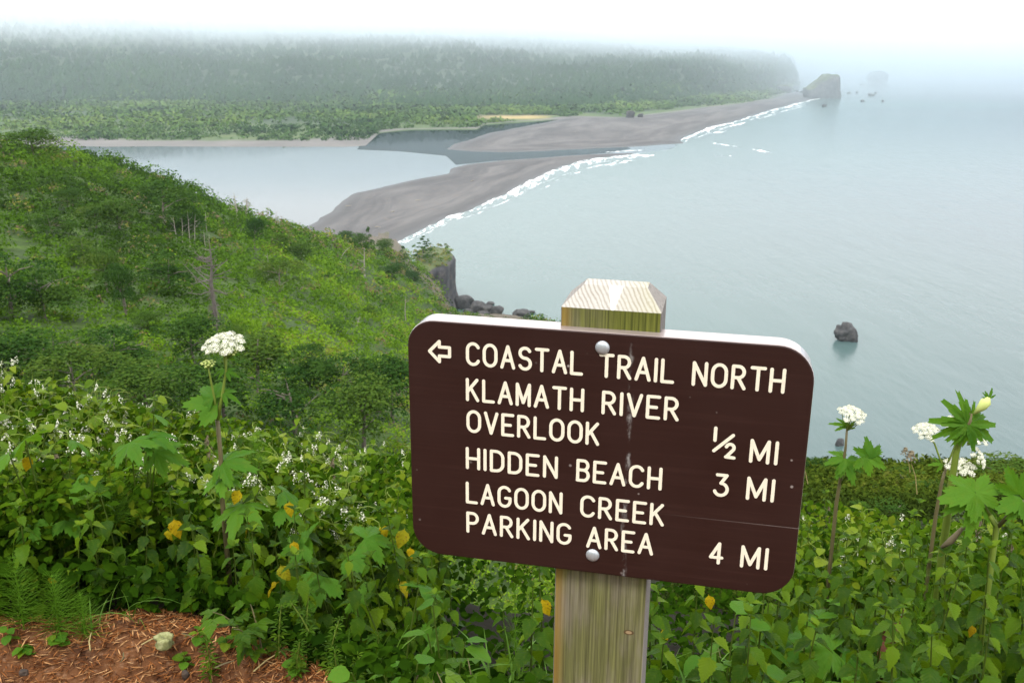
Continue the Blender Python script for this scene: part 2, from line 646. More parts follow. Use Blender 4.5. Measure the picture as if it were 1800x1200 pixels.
cols.append((R_(120), [(0.25, 0.02), (2.6, 0.05), (3.4, 0.1), (4.5, 0.3), (12, 1), (26, 0), (60, -8), (120, -30), (200, -70), (340, -120), (360, -140), (500, SEA - 10)]))
cols.append((R_(180), cols[0][1]))
c_az = np.array([c[0] for c in cols])
c_D = np.array([[p[0] for p in c[1]] for c in cols])
c_T = np.array([[(p[1] - CAM[2]) / p[0] for p in c[1]] for c in cols])
NK = c_D.shape[1]


def catmull(x, xp, Y):
    """monotone-ish cubic interpolation of the rows of Y over xp"""
    d = np.diff(xp)
    s = np.diff(Y, axis=0) / d[:, None]
    mslope = np.zeros_like(Y)
    mslope[1:-1] = np.where(s[1:] * s[:-1] > 0, 2 * s[1:] * s[:-1] / (s[1:] + s[:-1] + 1e-12 * np.sign(s[1:] + s[:-1] + 1e-20)), 0)
    mslope[0], mslope[-1] = s[0], s[-1]
    i = np.clip(np.searchsorted(xp, x) - 1, 0, len(xp) - 2)
    h = d[i][:, None]
    u = ((x - xp[i])[:, None]) / h
    y0, y1, m0, m1 = Y[i], Y[i + 1], mslope[i] * h, mslope[i + 1] * h
    return (2 * u**3 - 3 * u**2 + 1) * y0 + (u**3 - 2 * u**2 + u) * m0 + (-2 * u**3 + 3 * u**2) * y1 + (u**3 - u**2) * m1


g_az = np.concatenate([np.linspace(-math.pi, R_(-45), 40)[:-1], np.linspace(R_(-45), R_(45), 521), np.linspace(R_(45), math.pi, 40)[1:]])
g_t = np.linspace(0, NK - 1, (NK - 1) * 22 + 1)
kD = np.exp(catmull(g_az, c_az, np.log(c_D)))
kT = catmull(g_az, c_az, c_T)
G_D = np.exp(catmull(g_t, np.arange(NK), np.log(kD).T)).T           # (az, t)
G_T = catmull(g_t, np.arange(NK), kT.T).T
G_Z = CAM[2] + G_T * G_D
X = np.sin(g_az)[:, None] * G_D
Y = np.cos(g_az)[:, None] * G_D
# unevenness: small near, larger far
amp1 = np.clip((G_D - 2.4) * 0.02, 0, 0.10)
amp2 = np.clip((G_D - 40) * 0.012, 0, 2.6)
G_Z = G_Z + amp1 * fbm(p3(X * 0.9, Y * 0.9), 4, 3) + amp2 * fbm(p3(X * 0.03, Y * 0.03), 4, 9) + 0.35 * amp2 * fbm(p3(X * 0.12, Y * 0.12), 3, 21)


def ground_z(x, y):
    x, y = np.atleast_1d(np.asarray(x, float)), np.atleast_1d(np.asarray(y, float))
    a, D = np.arctan2(x, y), np.hypot(x, y)
    i = np.clip(np.searchsorted(g_az, a) - 1, 0, len(g_az) - 2)
    u = (a - g_az[i]) / (g_az[i + 1] - g_az[i])
    out = np.empty_like(D)
    for k in range(len(D)):
        out[k] = (1 - u[k]) * np.interp(D[k], G_D[i[k]], G_Z[i[k]]) + u[k] * np.interp(D[k], G_D[i[k] + 1], G_Z[i[k] + 1])
    return out


def hill_hit(px, py, dmin=30.0, dmax=800.0):
    """point of the hillside seen at a photo pixel"""
    d = ray(px, py)
    h = np.hypot(d[0], d[1])
    D = np.exp(np.linspace(math.log(dmin), math.log(dmax), 260))
    P = CAM + d[None, :] / h * D[:, None]
    gz = ground_z(P[:, 0], P[:, 1])
    k = np.nonzero(gz >= P[:, 2])[0]
    i = int(k[0]) if len(k) else int(np.argmin(P[:, 2] - gz))
    return np.array([P[i, 0], P[i, 1], gz[i]]), D[i]


edgeD = catmull(g_az, c_az, c_D[:, 1:2])[:, 0]
litter = 1 - np.clip((G_D - edgeD[:, None] - 0.05 - 0.22 * fbm(p3(X * 2.2, Y * 2.2), 3, 5)) / 0.15, 0, 1)
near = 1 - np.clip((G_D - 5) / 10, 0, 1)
pxg = np.degrees(g_az)[:, None]
bare = np.clip(1 - np.abs(G_Z - SEA - 6) / 14, 0, 1) * (G_D > 250)
bare = np.maximum(bare, np.clip(fbm(p3(X * 0.02, Y * 0.02), 3, 44) * 3 - 0.6, 0, 1) * np.clip((G_D - 420) / 150, 0, 1) * (pxg > -10))
nA, nT = G_D.shape
idx = np.arange(nA * nT).reshape(nA, nT)
quads = np.stack([idx[:-1, :-1], idx[1:, :-1], idx[1:, 1:], idx[:-1, 1:]], -1).reshape(-1, 4)[:, ::-1]
V = np.stack([X, Y, G_Z], -1).reshape(-1, 3)
ground = struct('hillside', mesh_np('hillside', V, quads, M['ground'], True, {'litter': litter.ravel(), 'near': near.ravel(), 'bare': bare.ravel()}))
tr = MB()
tr.add([(0.3 * math.sin(a), 0.3 * math.cos(a), 0.012) for a in np.linspace(0, 2 * math.pi, 25)[:-1]], [tuple(range(24))[::-1]])
struct('trail', tr.mesh('trail', plain('trail_litter', (0.16, 0.07, 0.03), 0.9, 18, 0.5)))

# ------------------------------------------------------------------ water, sand, foam


def resample(pts, step):
    pts = np.asarray(pts, float)
    d = np.r_[0, np.cumsum(np.hypot(*np.diff(pts, axis=0).T))]
    s = np.arange(0, d[-1], step)
    s = np.r_[s, d[-1]]
    return np.stack([np.interp(s, d, pts[:, k]) for k in (0, 1)], -1)


def seg_dist(P, poly, closed=True):
    """distance of points to a polyline, metres"""
    A = np.asarray(poly, float)
    B = np.roll(A, -1, axis=0) if closed else A[1:]
    A = A if closed else A[:-1]
    best = np.full(len(P), 1e9)
    for a, b in zip(A, B):
        ab = b - a
        L = ab @ ab + 1e-9
        t = np.clip(((P - a) @ ab) / L, 0, 1)
        q = a + t[:, None] * ab
        best = np.minimum(best, np.hypot(*(P - q).T))
    return best


def inside(P, poly):
    poly = np.asarray(poly, float)
    r = np.zeros(len(P), bool)
    j = len(poly) - 1
    for i in range(len(poly)):
        xi, yi = poly[i]
        xj, yj = poly[j]
        c = ((yi > P[:, 1]) != (yj > P[:, 1])) & (P[:, 0] < (xj - xi) * (P[:, 1] - yi) / (yj - yi + 1e-12) + xi)
        r ^= c
        j = i
    return r


def sandbar(name, outline, height, slope, sx=3.0, sy=1.2, seed=1):
    o = np.asarray(outline, float)
    w = on_level(o[:, 0], o[:, 1])[:, :2]
    x0, x1, y0, y1 = o[:, 0].min() - 12, o[:, 0].max() + 12, o[:, 1].min() - 5, o[:, 1].max() + 5
    nx, ny = int((x1 - x0) / sx) + 1, int((y1 - y0) / sy) + 1
    gx, gy = np.meshgrid(np.linspace(x0, x1, nx), np.linspace(y0, y1, ny), indexing='ij')
    P = on_level(gx.ravel(), gy.ravel())
    ins = inside(P[:, :2], w)
    sd_ = seg_dist(P[:, :2], w) * np.where(ins, 1, -1)
    sd_ = sd_ + 5 * fbm(p3(P[:, 0] * 0.02, P[:, 1] * 0.02), 3, seed)
    z = np.clip(sd_ * slope, -2.0, height) + 0.5 * np.clip(sd_ * 0.02, 0, 1) * fbm(p3(P[:, 0] * 0.01, P[:, 1] * 0.01), 3, seed + 7)
    P[:, 2] = SEA + z
    keep = (sd_ > -60).reshape(nx, ny)
    ix = np.arange(nx * ny).reshape(nx, ny)
    q = np.stack([ix[:-1, :-1], ix[1:, :-1], ix[1:, 1:], ix[:-1, 1:]], -1)
    k = keep[:-1, :-1] & keep[1:, :-1] & keep[1:, 1:] & keep[:-1, 1:]
    wet = np.clip(1 - (z - 0.2) / 1.3, 0, 1)
    me = mesh_np(name, P, q[k].reshape(-1, 4)[:, ::-1], M['sand'], True, {'wet': wet})
    return struct(name, me)


NEAR_SPIT = [(520, 470), (535, 400), (550, 393), (562, 383), (585, 372), (602, 353), (625, 340), (665, 330), (720, 318), (786, 305), (795, 296), (830, 288), (880, 282), (940, 278), (1010, 273), (1070, 270), (1110, 269), (1120, 271), (1090, 274), (1045, 279), (1005, 288), (975, 299), (945, 313), (905, 333), (870, 350), (832, 366), (790, 381), (750, 399), (722, 412), (695, 428), (660, 455), (640, 490)]
FAR_BEACH = [(783, 263), (800, 252), (838, 242), (850, 236), (900, 226), (950, 217), (985, 209), (1000, 206), (1080, 204), (1140, 199), (1200, 190), (1290, 180), (1340, 174), (1380, 165), (1405, 160), (1425, 168), (1440, 171), (1425, 176), (1390, 185), (1350, 195), (1300, 211), (1245, 226), (1207, 239), (1196, 247), (1205, 252), (1160, 255), (1100, 259), (1030, 262), (960, 266), (880, 268), (830, 267)]
sandbar('sandbar', NEAR_SPIT, 3.5, 0.05, seed=2)
sandbar('beach', FAR_BEACH, 4.0, 0.03, seed=4)

SHORE = [(500, 520), (640, 470), (690, 425), (760, 385), (850, 345), (930, 305), (1000, 281), (1060, 273), (1120, 270), (1180, 262), (1190, 256), (1150, 245), (1160, 230), (1220, 215), (1300, 195), (1380, 175), (1410, 158)]
sh = on_level(*np.array(SHORE, float).T)[:, :2]


def fill_poly(name, pts, mat, shallow=None):
    import bmesh
    bm = bmesh.new()
    vs = [bm.verts.new((p[0], p[1], SEA)) for p in pts]
    es = [bm.edges.new((vs[i], vs[(i + 1) % len(vs)])) for i in range(len(vs))]
    bmesh.ops.triangle_fill(bm, edges=es, use_beauty=True, use_dissolve=False)
    me = bpy.data.meshes.new(name)
    bm.to_mesh(me)
    bm.free()
    me.materials.append(mat)
    for p in me.polygons:
        if p.normal.z < 0:
            p.flip()
    me.update()
    return me


far_end = np.array([[1100., 6500.], [-9000., 6500.], [-9000., 200.], [-200, 200]])
struct('river', fill_poly('river', np.vstack([sh, far_end]), M['river']))

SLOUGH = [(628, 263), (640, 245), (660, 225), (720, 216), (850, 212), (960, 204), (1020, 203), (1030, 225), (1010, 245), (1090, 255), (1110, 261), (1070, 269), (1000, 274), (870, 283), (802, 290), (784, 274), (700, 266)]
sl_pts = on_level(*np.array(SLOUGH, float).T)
sl_me = fill_poly('slough', sl_pts, water_material('slough_painted_reflection', (0.012, 0.022, 0.024), 0.03, [(0.03, 0.008, 5, 0.05), (0.25, 0.1, 20, 0.006)]))  # dark hill reflection put into the water colour, real mirroring nearly off
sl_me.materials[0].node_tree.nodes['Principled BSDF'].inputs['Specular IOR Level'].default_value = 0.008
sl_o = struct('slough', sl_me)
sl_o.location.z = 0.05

# the sea as a grid so that the milky shallows can be a vertex attribute
sea_line = np.vstack([[[-200, 200]], sh, [[1100., 6500.], [1100., 13500.]]])
ys = np.r_[np.linspace(120, 2600, 125), np.linspace(2650, 6500, 60), np.linspace(6700, 13500, 18)]
us = np.linspace(0, 1, 90) ** 1.7
sl = sea_line[np.argsort(sea_line[:, 1], kind='stable')]


def left_x(y):
    """the boundary with the river; where it doubles back the outermost crossing"""
    xs = []
    for a, b in zip(sea_line[:-1], sea_line[1:]):
        if (a[1] - y) * (b[1] - y) <= 0 and a[1] != b[1]:
            xs.append(a[0] + (b[0] - a[0]) * (y - a[1]) / (b[1] - a[1]))
    return max(xs) if xs else (-200 if y < 200 else 1100)


lx = np.array([left_x(y) for y in ys])
gx = lx[:, None] + (12000 - lx)[:, None] * us[None, :]
gy = np.repeat(ys[:, None], len(us), 1)
P = np.stack([gx, gy, np.full_like(gx, SEA)], -1).reshape(-1, 3)
coast = np.vstack([on_level(*np.array([(1000, 590), (900, 556), (800, 548), (760, 500)], float).T)[:, :2], sh[2:]])
dshore = seg_dist(P[:, :2], coast, False)
shal = np.clip(1 - dshore / 900, 0, 1)
ix = np.arange(len(P)).reshape(gx.shape)
q = np.stack([ix[:-1, :-1], ix[:-1, 1:], ix[1:, 1:], ix[1:, :-1]], -1).reshape(-1, 4)
struct('sea', mesh_np('sea', P, q, M['sea'], True, {'shallow': shal}))


def foam_strip(name, line, widths, z, seed, flecks=0):
    """a ragged band of broken water along a shoreline given in photo pixels, with torn flecks on its seaward side"""
    r = np.random.default_rng(seed)
    V_, Q_ = [], []

    def band(pts, w, sd_, hgt):
        n1 = fbm(p3(pts[:, 0] * 0.07, pts[:, 1] * 0.07, sd_), 4, seed)
        n2 = fbm(p3(pts[:, 0] * 0.13, 9 + pts[:, 1] * 0.15, sd_), 4, seed + 3)
        up = pts[:, 1] - w * np.clip(0.45 + 1.3 * n1, 0.02, 1.6) * 0.6
        dn_ = pts[:, 1] + w * np.clip(0.45 + 1.5 * n2, 0.02, 1.8) * 0.6
        rows = [on_level(pts[:, 0], up + (dn_ - up) * u, SEA + z + h) for u, h in ((0, -0.03 - z), (0.2, hgt * .6), (0.7, hgt), (1, -0.03 - z))]
        n = len(pts)
        ii = np.arange(n * 4).reshape(n, 4) + sum(len(q) for q in V_)
        V_.append(np.stack(rows, 1).reshape(-1, 3))
        Q_.append(np.stack([ii[:-1, :-1], ii[1:, :-1], ii[1:, 1:], ii[:-1, 1:]], -1).reshape(-1, 4)[:, ::-1])
    L_ = np.asarray(line, float)
    pts = resample(L_, 1.5)
    w = np.interp(np.linspace(0, 1, len(pts)), np.linspace(0, 1, len(widths)), widths)
    band(pts, w, 0.0, 0.12)
    for k in range(flecks):
        c = r.integers(0, len(pts) - 30) if len(pts) > 40 else 0
        ln = int(r.integers(8, 28))
        q = pts[c:c + ln] + np.array([r.uniform(-2, 4), r.uniform(.2, 1.0) * w[c] * 1.2 + 1.0])
        env = np.sin(np.linspace(0, math.pi, len(q)))
        band(q, env * r.uniform(.8, 2.6), k * 3.7 + 1, 0.03)
    return struct(name, mesh_np(name, np.vstack(V_), np.vstack(Q_), M['foam'], True))


foam_strip('surf', [(640, 470), (690, 431), (722, 414), (752, 401), (790, 383), (835, 367), (872, 351), (908, 334), (946, 315), (978, 301), (1008, 290), (1050, 281), (1092, 276), (1150, 273)], [4, 5, 6, 7, 8, 9, 11, 15, 17, 16, 13, 10, 7, 2], 0.10, 3, 60)
foam_strip('surf', [(690, 436), (730, 414), (770, 397)], [1, 3, 1], 0.08, 8)
foam_strip('surf', [(1197, 247), (1210, 240), (1247, 227), (1300, 212), (1350, 196), (1390, 186), (1425, 177), (1441, 173)], [3, 9, 8, 7, 7, 6, 5, 2], 0.12, 5, 20)
foam_strip('surf', [(1250, 250), (1275, 255), (1305, 259)], [.3, 1.5, .3], 0.06, 11, 3)
foam_strip('surf', [(1322, 262), (1340, 266), (1356, 268)], [.5, 4, .5], 0.06, 12, 4)
foam_strip('surf', [(1250, 273), (1285, 274)], [1, 2], 0.06, 13)
foam_strip('surf', [(1050, 268), (1090, 266), (1130, 264)], [1, 1.5, 1], 0.06, 14)
foam_strip('surf', [(1366, 148), (1390, 144), (1412, 142)], [2, 3, 1], 0.1, 15)

# ------------------------------------------------------------------ the far shore: flats and the wooded hills
fcols = []


def fcol(px, st):
    fcols.append((float(az_of(px, 170)), [(D if D else 0, z) for D, z in st]))


def lev(px, py, z):
    p = on_level(np.array(float(px)), np.array(float(py)), z)
    return (float(np.hypot(p[0], p[1])), z)


for px, ye, yf, Dm, ym, Dr, yr in ((-1400, 262, 190, 3500, 110, 4600, 0), (-600, 262, 185, 3500, 110, 4600, 5), (-100, 261, 182, 3500, 112, 4600, 10), (60, 261, 182, 3500, 112, 4600, 12),
                                   (180, 262, 183, 3500, 112, 4600, 15), (420, 262, 184, 3500, 112, 4600, 18), (600, 262, 186, 3500, 114, 4600, 22), (640, 260, 188, 3500, 114, 4600, 24),
                                   (665, 236, 190, 3500, 115, 4600, 26), (720, 231, 190, 3500, 117, 4600, 28), (840, 230, 192, 3500, 120, 4600, 36), (850, 222, 192, 3500, 120, 4600, 38),
                                   (940, 216, 193, 3500, 122, 4500, 48), (1000, 210, 192, 3500, 124, 4450, 60), (1100, 212, 188, 3450, 124, 4400, 76), (1200, 199, 178, 3550, 122, 4400, 86),
                                   (1300, 187, 168, 3750, 124, 4400, 94), (1350, 179, 162, 3900, 126, 4420, 102), (1380, 168, 152, 4150, 131, 4430, 112), (1394, 153, 149, 4250, 138, 4440, 128)):
    e = lev(px, ye, SEA - 1.5)
    e2 = lev(px, ye - (10.0 if px < 650 else 4.0), SEA + 1.8)
    f_ = lev(px, yf, SEA + 5)
    fcol(px, [(e[0] * 0.985, SEA - 6), e, e2, f_, (Dm, zy(px, ym, Dm)), (Dr, zy(px, yr, Dr)), (Dr + 900, zy(px, yr, Dr) + 10)])
fcol(1402, [(4250, SEA - 8), (4260, SEA - 6), (4280, SEA - 5), (4320, SEA - 4), (4350, SEA - 4), (4500, SEA - 5), (5400, SEA - 8)])
f_az = np.array([c[0] for c in fcols])
f_D = np.array([[p[0] for p in c[1]] for c in fcols])
f_Z = np.array([[p[1] for p in c[1]] for c in fcols])
fa = np.linspace(f_az[0], f_az[-1], 420)
ft = np.linspace(0, 6, 91)
kd = np.stack([np.interp(fa, f_az, f_D[:, k]) for k in range(7)], 1)
kz = np.stack([np.interp(fa, f_az, f_Z[:, k]) for k in range(7)], 1)
FD = catmull(ft, np.arange(7), kd.T).T
FZ = catmull(ft, np.arange(7), kz.T).T
FX, FY = np.sin(fa)[:, None] * FD, np.cos(fa)[:, None] * FD
rise = np.clip((FZ - SEA - 4) / 60, 0, 1)
FZ = FZ + rise * 44 * fbm(p3(FX * 0.003, FY * 0.003), 4, 31) + np.clip(rise + .05, 0, 1) * 9 * fbm(p3(FX * 0.010, FY * 0.010), 3, 35)


def far_material():
    m, t, b = new_mat('far_shore')
    g = t.nodes.new('ShaderNodeNewGeometry')
    a = t.nodes.new('ShaderNodeAttribute')
    a.attribute_name = 'zone'
    sandc = ramp(t, noise(t, g.outputs['Position'], 0.01, 4), [(0.3, (0.10, 0.095, 0.09)), (0.7, (0.15, 0.14, 0.13))])
    gr = ramp(t, noise(t, g.outputs['Position'], 0.012, 5), [(0.3, (0.028, 0.055, 0.014)), (0.55, (0.055, 0.095, 0.022)), (0.75, (0.095, 0.11, 0.035))])
    fo = ramp(t, noise(t, g.outputs['Position'], 0.02, 5), [(0.3, (0.016, 0.035, 0.014)), (0.7, (0.035, 0.065, 0.022))])
    go = t.nodes.new('ShaderNodeAttribute')
    go.attribute_name = 'gold'
    c = mixc(t, smooth01(t, a.outputs['Fac'], 0.25, 0.45), sandc, gr)
    c = mixc(t, smooth01(t, a.outputs['Fac'], 0.95, 1.2), c, fo)
    c = mixc(t, go.outputs['Fac'], c, (0.42, 0.30, 0.12))
    t.links.new(c, b.inputs['Base Color'])
    b.inputs['Roughness'].default_value = 0.9
    return m


green_bank = np.clip((fa - float(az_of(np.array(650.), np.array(230.)))) / 0.004, 0, 1)[:, None]
nz = fbm(p3(FX * 0.006, FY * 0.0025), 4, 77)
zone = np.where(ft[None, :] < 2, 0.0, np.where(ft[None, :] < 3, (ft[None, :] - 2) * 2.2 + 0.28 * nz, 1.0 + (ft[None, :] - 3) * 1.2))
zone = np.where(ft[None, :] < 2, zone + green_bank * (0.42 + 0.35 * nz) * np.clip((ft[None, :] - 1.0) * 4, 0, 1), zone)
fpx = 900 + F * np.tan(fa) * 1.0
yscr = 600 - F * np.tan(np.arctan((FZ - CAM[2]) / FD) + PITCH)
gold = np.clip(1 - np.abs(yscr - 206) / 5.0 * 1.0, 0, 1) * np.clip(1.3 - np.abs(fpx - 915)[:, None] / 75, 0, 1) * np.clip(0.5 + 2 * nz, 0, 1)
ix = np.arange(FD.size).reshape(FD.shape)
q = np.stack([ix[:-1, :-1], ix[1:, :-1], ix[1:, 1:], ix[:-1, 1:]], -1).reshape(-1, 4)[:, ::-1]
struct('far_hills', mesh_np('far_hills', np.stack([FX, FY, FZ], -1).reshape(-1, 3), q, far_material(), True, {'zone': zone.ravel(), 'gold': gold.ravel()}))


def sample_far(n, t0, t1, r):
    a = r.uniform(f_az[0] * 0.95, f_az[-1] - 0.002, n)
    t_ = r.uniform(t0, t1, n)
    ia = np.clip(((a - fa[0]) / (fa[1] - fa[0])), 0, len(fa) - 2)
    it = np.clip(t_ / (ft[1] - ft[0]), 0, len(ft) - 2)
    i, j = ia.astype(int), it.astype(int)
    u, v = ia - i, it - j
    out = []
    for A in (FX, FY, FZ):
        out.append(A[i, j] * (1 - u) * (1 - v) + A[i + 1, j] * u * (1 - v) + A[i, j + 1] * (1 - u) * v + A[i + 1, j + 1] * u * v)
    return np.stack(out, -1), t_, a


# conifers of the far hills: jagged three tiered cones
r = np.random.default_rng(5)
Pf, tf, af = sample_far(20000, 3.02, 4.9, r)
keep = (fbm(p3(Pf[:, 0] * 0.004, Pf[:, 1] * 0.004), 3, 61) + r.uniform(-0.3, 0.5, len(Pf)) > -0.45)
Pf, tf = Pf[keep], tf[keep]
n = len(Pf)
hh = r.uniform(9, 24, n) * np.where(r.uniform(0, 1, n) < .08, 1.4, 1.0)
ang = np.arange(6) * math.pi / 3
Vs, Fs, Ts = [], [], []
tint = np.clip(0.25 + 0.25 * fbm(p3(Pf[:, 0] * 0.006, Pf[:, 1] * 0.006), 3, 66) + r.uniform(-0.06, 0.06, n), 0, 1)
for k, (z0, z1, rr) in enumerate(((0.0, 0.66, 0.62), (0.3, 0.88, 0.48), (0.5, 1.0, 0.30))):
    rad = rr * hh[:, None] * r.uniform(0.6, 1.25, (n, 6))
    ring = np.stack([Pf[:, 0:1] + rad * np.cos(ang), Pf[:, 1:2] + rad * np.sin(ang), Pf[:, 2:3] + hh[:, None] * (z0 + r.uniform(-0.06, 0.06, (n, 6)))], -1)
    tip = (Pf + np.stack([r.normal(0, .3, n), r.normal(0, .3, n), hh * z1], -1))[:, None, :]
    v = np.concatenate([ring, tip], 1)
    base = np.arange(n)[:, None, None] * 7
    f = np.stack([np.stack([np.full(6, 6), np.arange(6), (np.arange(6) + 1) % 6], -1)], 0) + base
    Fs.append((f + k * n * 7).reshape(-1, 3))
    Vs.append(v.reshape(-1, 3))
    Ts.append(np.repeat(tint, 7))
stuff('far_forest', mesh_np('far_forest', np.vstack(Vs), np.vstack(Fs), M['far'], False, {'tint': np.concatenate(Ts)}))


def kites(C, U, W, L, Wd, curl=None):
    """leaf shaped quads: centre, long axis, side axis, length, width"""
    tip = C + U * (L * 0.5)[:, None]
    tail = C - U * (L * 0.5)[:, None]
    a = C + W * (Wd * 0.5)[:, None] + U * (L * 0.08)[:, None]
    b = C - W * (Wd * 0.5)[:, None] + U * (L * 0.08)[:, None]
    V = np.stack([tail, a, tip, b], 1).reshape(-1, 3)
    Fq = np.arange(len(C) * 4).reshape(-1, 4)
    return V, Fq


def leaflets(C, U, W, L, Wd):
    """folded, drooping ovate leaves of eight points"""
    Nn = np.cross(U, W)
    Nn = Nn * np.where(Nn[:, 2:3] < 0, -1, 1)
    o = []
    for a, b, z in ((-.5, 0, 0), (-.22, .40, .10), (.12, .42, .08), (.5, 0, -.22), (.12, -.42, .08), (-.22, -.40, .10), (-.2, 0, 0), (.14, 0, -.03)):
        o.append(C + U * (L * a)[:, None] + W * (Wd * b)[:, None] + Nn * (L * z)[:, None])
    V = np.stack(o, 1).reshape(-1, 3)
    f = np.array([(0, 1, 6), (0, 6, 5), (1, 2, 7), (1, 7, 6), (5, 6, 7), (5, 7, 4), (2, 3, 7), (7, 3, 4)])
    return V, (np.arange(len(C))[:, None, None] * 8 + f).reshape(-1, 3)


def rand_axes(n, r, normal=None, spread=1.0):
    """random leaf frames; normals lean towards the given ones"""
    nn = r.normal(0, 1, (n, 3))
    if normal is not None:
        nn = normal + nn * spread
    nn /= np.linalg.norm(nn, axis=1)[:, None] + 1e-9
    t_ = r.normal(0, 1, (n, 3))
    u = t_ - nn * (t_ * nn).sum(1)[:, None]
    u /= np.linalg.norm(u, axis=1)[:, None] + 1e-9
    return u, np.cross(nn, u)


def mounds(C, rad, hgt, tint, per, lsize, r, spread=0.5, tvar=0.12):
    """leafy mounds: many leaf sized faces over the upper shell of each"""
    n = len(C)
    ci = np.repeat(np.arange(n), per)
    m = len(ci)
    ph = r.uniform(0, 2 * math.pi, m)
    cz = r.uniform(0.0, 1.0, m) ** 0.8
    sr = np.sqrt(np.clip(1 - cz ** 2, 0, 1)) * r.uniform(0.75, 1.05, m)
    d = np.stack([np.cos(ph) * sr, np.sin(ph) * sr, cz], -1)
    lump = 1 + 0.28 * np.sin(ph * 3 + ci * 1.7) * (1 - cz)
    P_ = C[ci] + np.stack([d[:, 0] * rad[ci] * lump, d[:, 1] * rad[ci] * lump, d[:, 2] * hgt[ci] * r.uniform(0.85, 1.12, m)], -1)
    u, w = rand_axes(m, r, d + np.array([0, 0, 0.35]), spread)
    L = lsize[ci] * r.uniform(0.6, 1.4, m)
    V_, F_q = kites(P_, u, w, L, L * r.uniform(0.5, 0.8, m))
    tt = np.clip(tint[ci] + r.normal(0, tvar, m), 0, 1)
    return V_, F_q, np.repeat(tt, 4)


r = np.random.default_rng(6)
Pd, td, ad = sample_far(12500, 2.12, 3.5, r)
keepn = fbm(p3(Pd[:, 0] * 0.005, Pd[:, 1] * 0.003), 3, 77) + (td - 2.1) * 0.9 + r.uniform(-.25, .25, len(Pd)) > 0.10
w_d = (Pd - CAM) @ FW          # the dry golden meadow stays open
pxd, pyd = 900 + F * ((Pd - CAM) @ RT) / w_d, 600 - F * ((Pd - CAM) @ UP) / w_d
keepn &= ~((np.abs(pyd - 207.5) < 5.5) & (pxd > 835) & (pxd < 988))
Pd, td = Pd[keepn], td[keepn]
rad = r.uniform(6, 15, len(Pd)) * np.clip(td - 1.4, 0.6, 1.2)
tint = np.clip(0.62 + 0.35 * fbm(p3(Pd[:, 0] * 0.006, Pd[:, 1] * 0.006), 3, 88) - np.clip(td - 2.9, 0, 1) * 0.4, 0, 1)
Vd, Fd, Td = mounds(Pd, rad, rad * r.uniform(0.6, 1.0, len(Pd)), tint, 18, rad * 0.58, r, 0.45, 0.08)
stuff('floodplain_thicket', mesh_np('floodplain_thicket', Vd, Fd, M['far'], False, {'tint': Td}))

# ------------------------------------------------------------------ scrub of the hillside


def sample_hill(n, t0, t1, r, a0=R_(-33), a1=R_(20)):
    a = r.uniform(a0, a1, n)
    t_ = r.uniform(t0, t1, n)
    ia = np.clip(np.interp(a, g_az, np.arange(len(g_az))), 0, len(g_az) - 1.001)
    it = np.clip(t_ * 22, 0, len(g_t) - 1.001)
    i, j = ia.astype(int), it.astype(int)
    u, v = ia - i, it - j
    out = []
    for A in (X, Y, G_Z):
        out.append(A[i, j] * (1 - u) * (1 - v) + A[i + 1, j] * u * (1 - v) + A[i, j + 1] * (1 - u) * v + A[i + 1, j + 1] * u * v)
    return np.stack(out, -1), t_, a


r = np.random.default_rng(7)
Ph, th, ah = sample_hill(12500, 5.3, 9.06, r, R_(-47), R_(24))
D_h = np.hypot(Ph[:, 0], Ph[:, 1])
patch = fbm(p3(Ph[:, 0] * 0.018, Ph[:, 1] * 0.018), 4, 12)
fine = fbm(p3(Ph[:, 0] * 0.08, Ph[:, 1] * 0.08), 3, 13)
bright = np.clip((np.degrees(ah) + 19) / 14, 0, 1) * np.clip(1.5 - np.clip(D_h - 330, 0, 999) / 170, 0, 1)
tint = np.clip(0.30 + 0.50 * patch + 0.28 * fine + 0.36 * bright * (D_h < 560), 0.02, 0.78)
brown = r.uniform(0, 1, len(Ph)) < 0.05 + 0.18 * ((D_h > 420) & (np.degrees(ah) > -15))
tint = np.where(brown, r.uniform(0.82, 1.0, len(Ph)), tint)
rad = np.clip(D_h * 0.0085, 0.5, 3.6) * r.uniform(0.45, 1.8, len(Ph))
keep = Ph[:, 2] > SEA + 8
Ph, rad, tint, D_h = Ph[keep], rad[keep], tint[keep], D_h[keep]
Vh, Fh, Th = mounds(Ph, rad, rad * np.where(rng.uniform(0, 1, len(rad)) < 0.3, 1.25, 0.75), tint, 50, np.clip(D_h * 0.0027, 0.17, 1.3), r, 0.55, 0.09)
stuff('hillside_scrub', mesh_np('hillside_scrub', Vh, Fh, M['scrub'], False, {'tint': Th}))
# the near slope on the right, below the trail
Ps, ts, as_ = sample_hill(2600, 3.15, 5.3, r, R_(10), R_(38))
D_s = np.hypot(Ps[:, 0], Ps[:, 1])
tint = np.clip(0.30 + 1.0 * fbm(p3(Ps[:, 0] * 0.25, Ps[:, 1] * 0.25), 3, 15) + r.normal(0, .10, len(Ps)), 0.08, 0.95)
rad = np.clip(D_s * 0.013, 0.10, 0.34) * r.uniform(0.4, 1.7, len(Ps))
Vs_, Fs_, Ts_ = mounds(Ps, rad, rad * 0.9, tint, 60, np.clip(D_s * 0.0045, 0.03, 0.14), r, 0.7, 0.08)
stuff('slope_scrub', mesh_np('slope_scrub', Vs_, Fs_, M['slope'], False, {'tint': Ts_}))

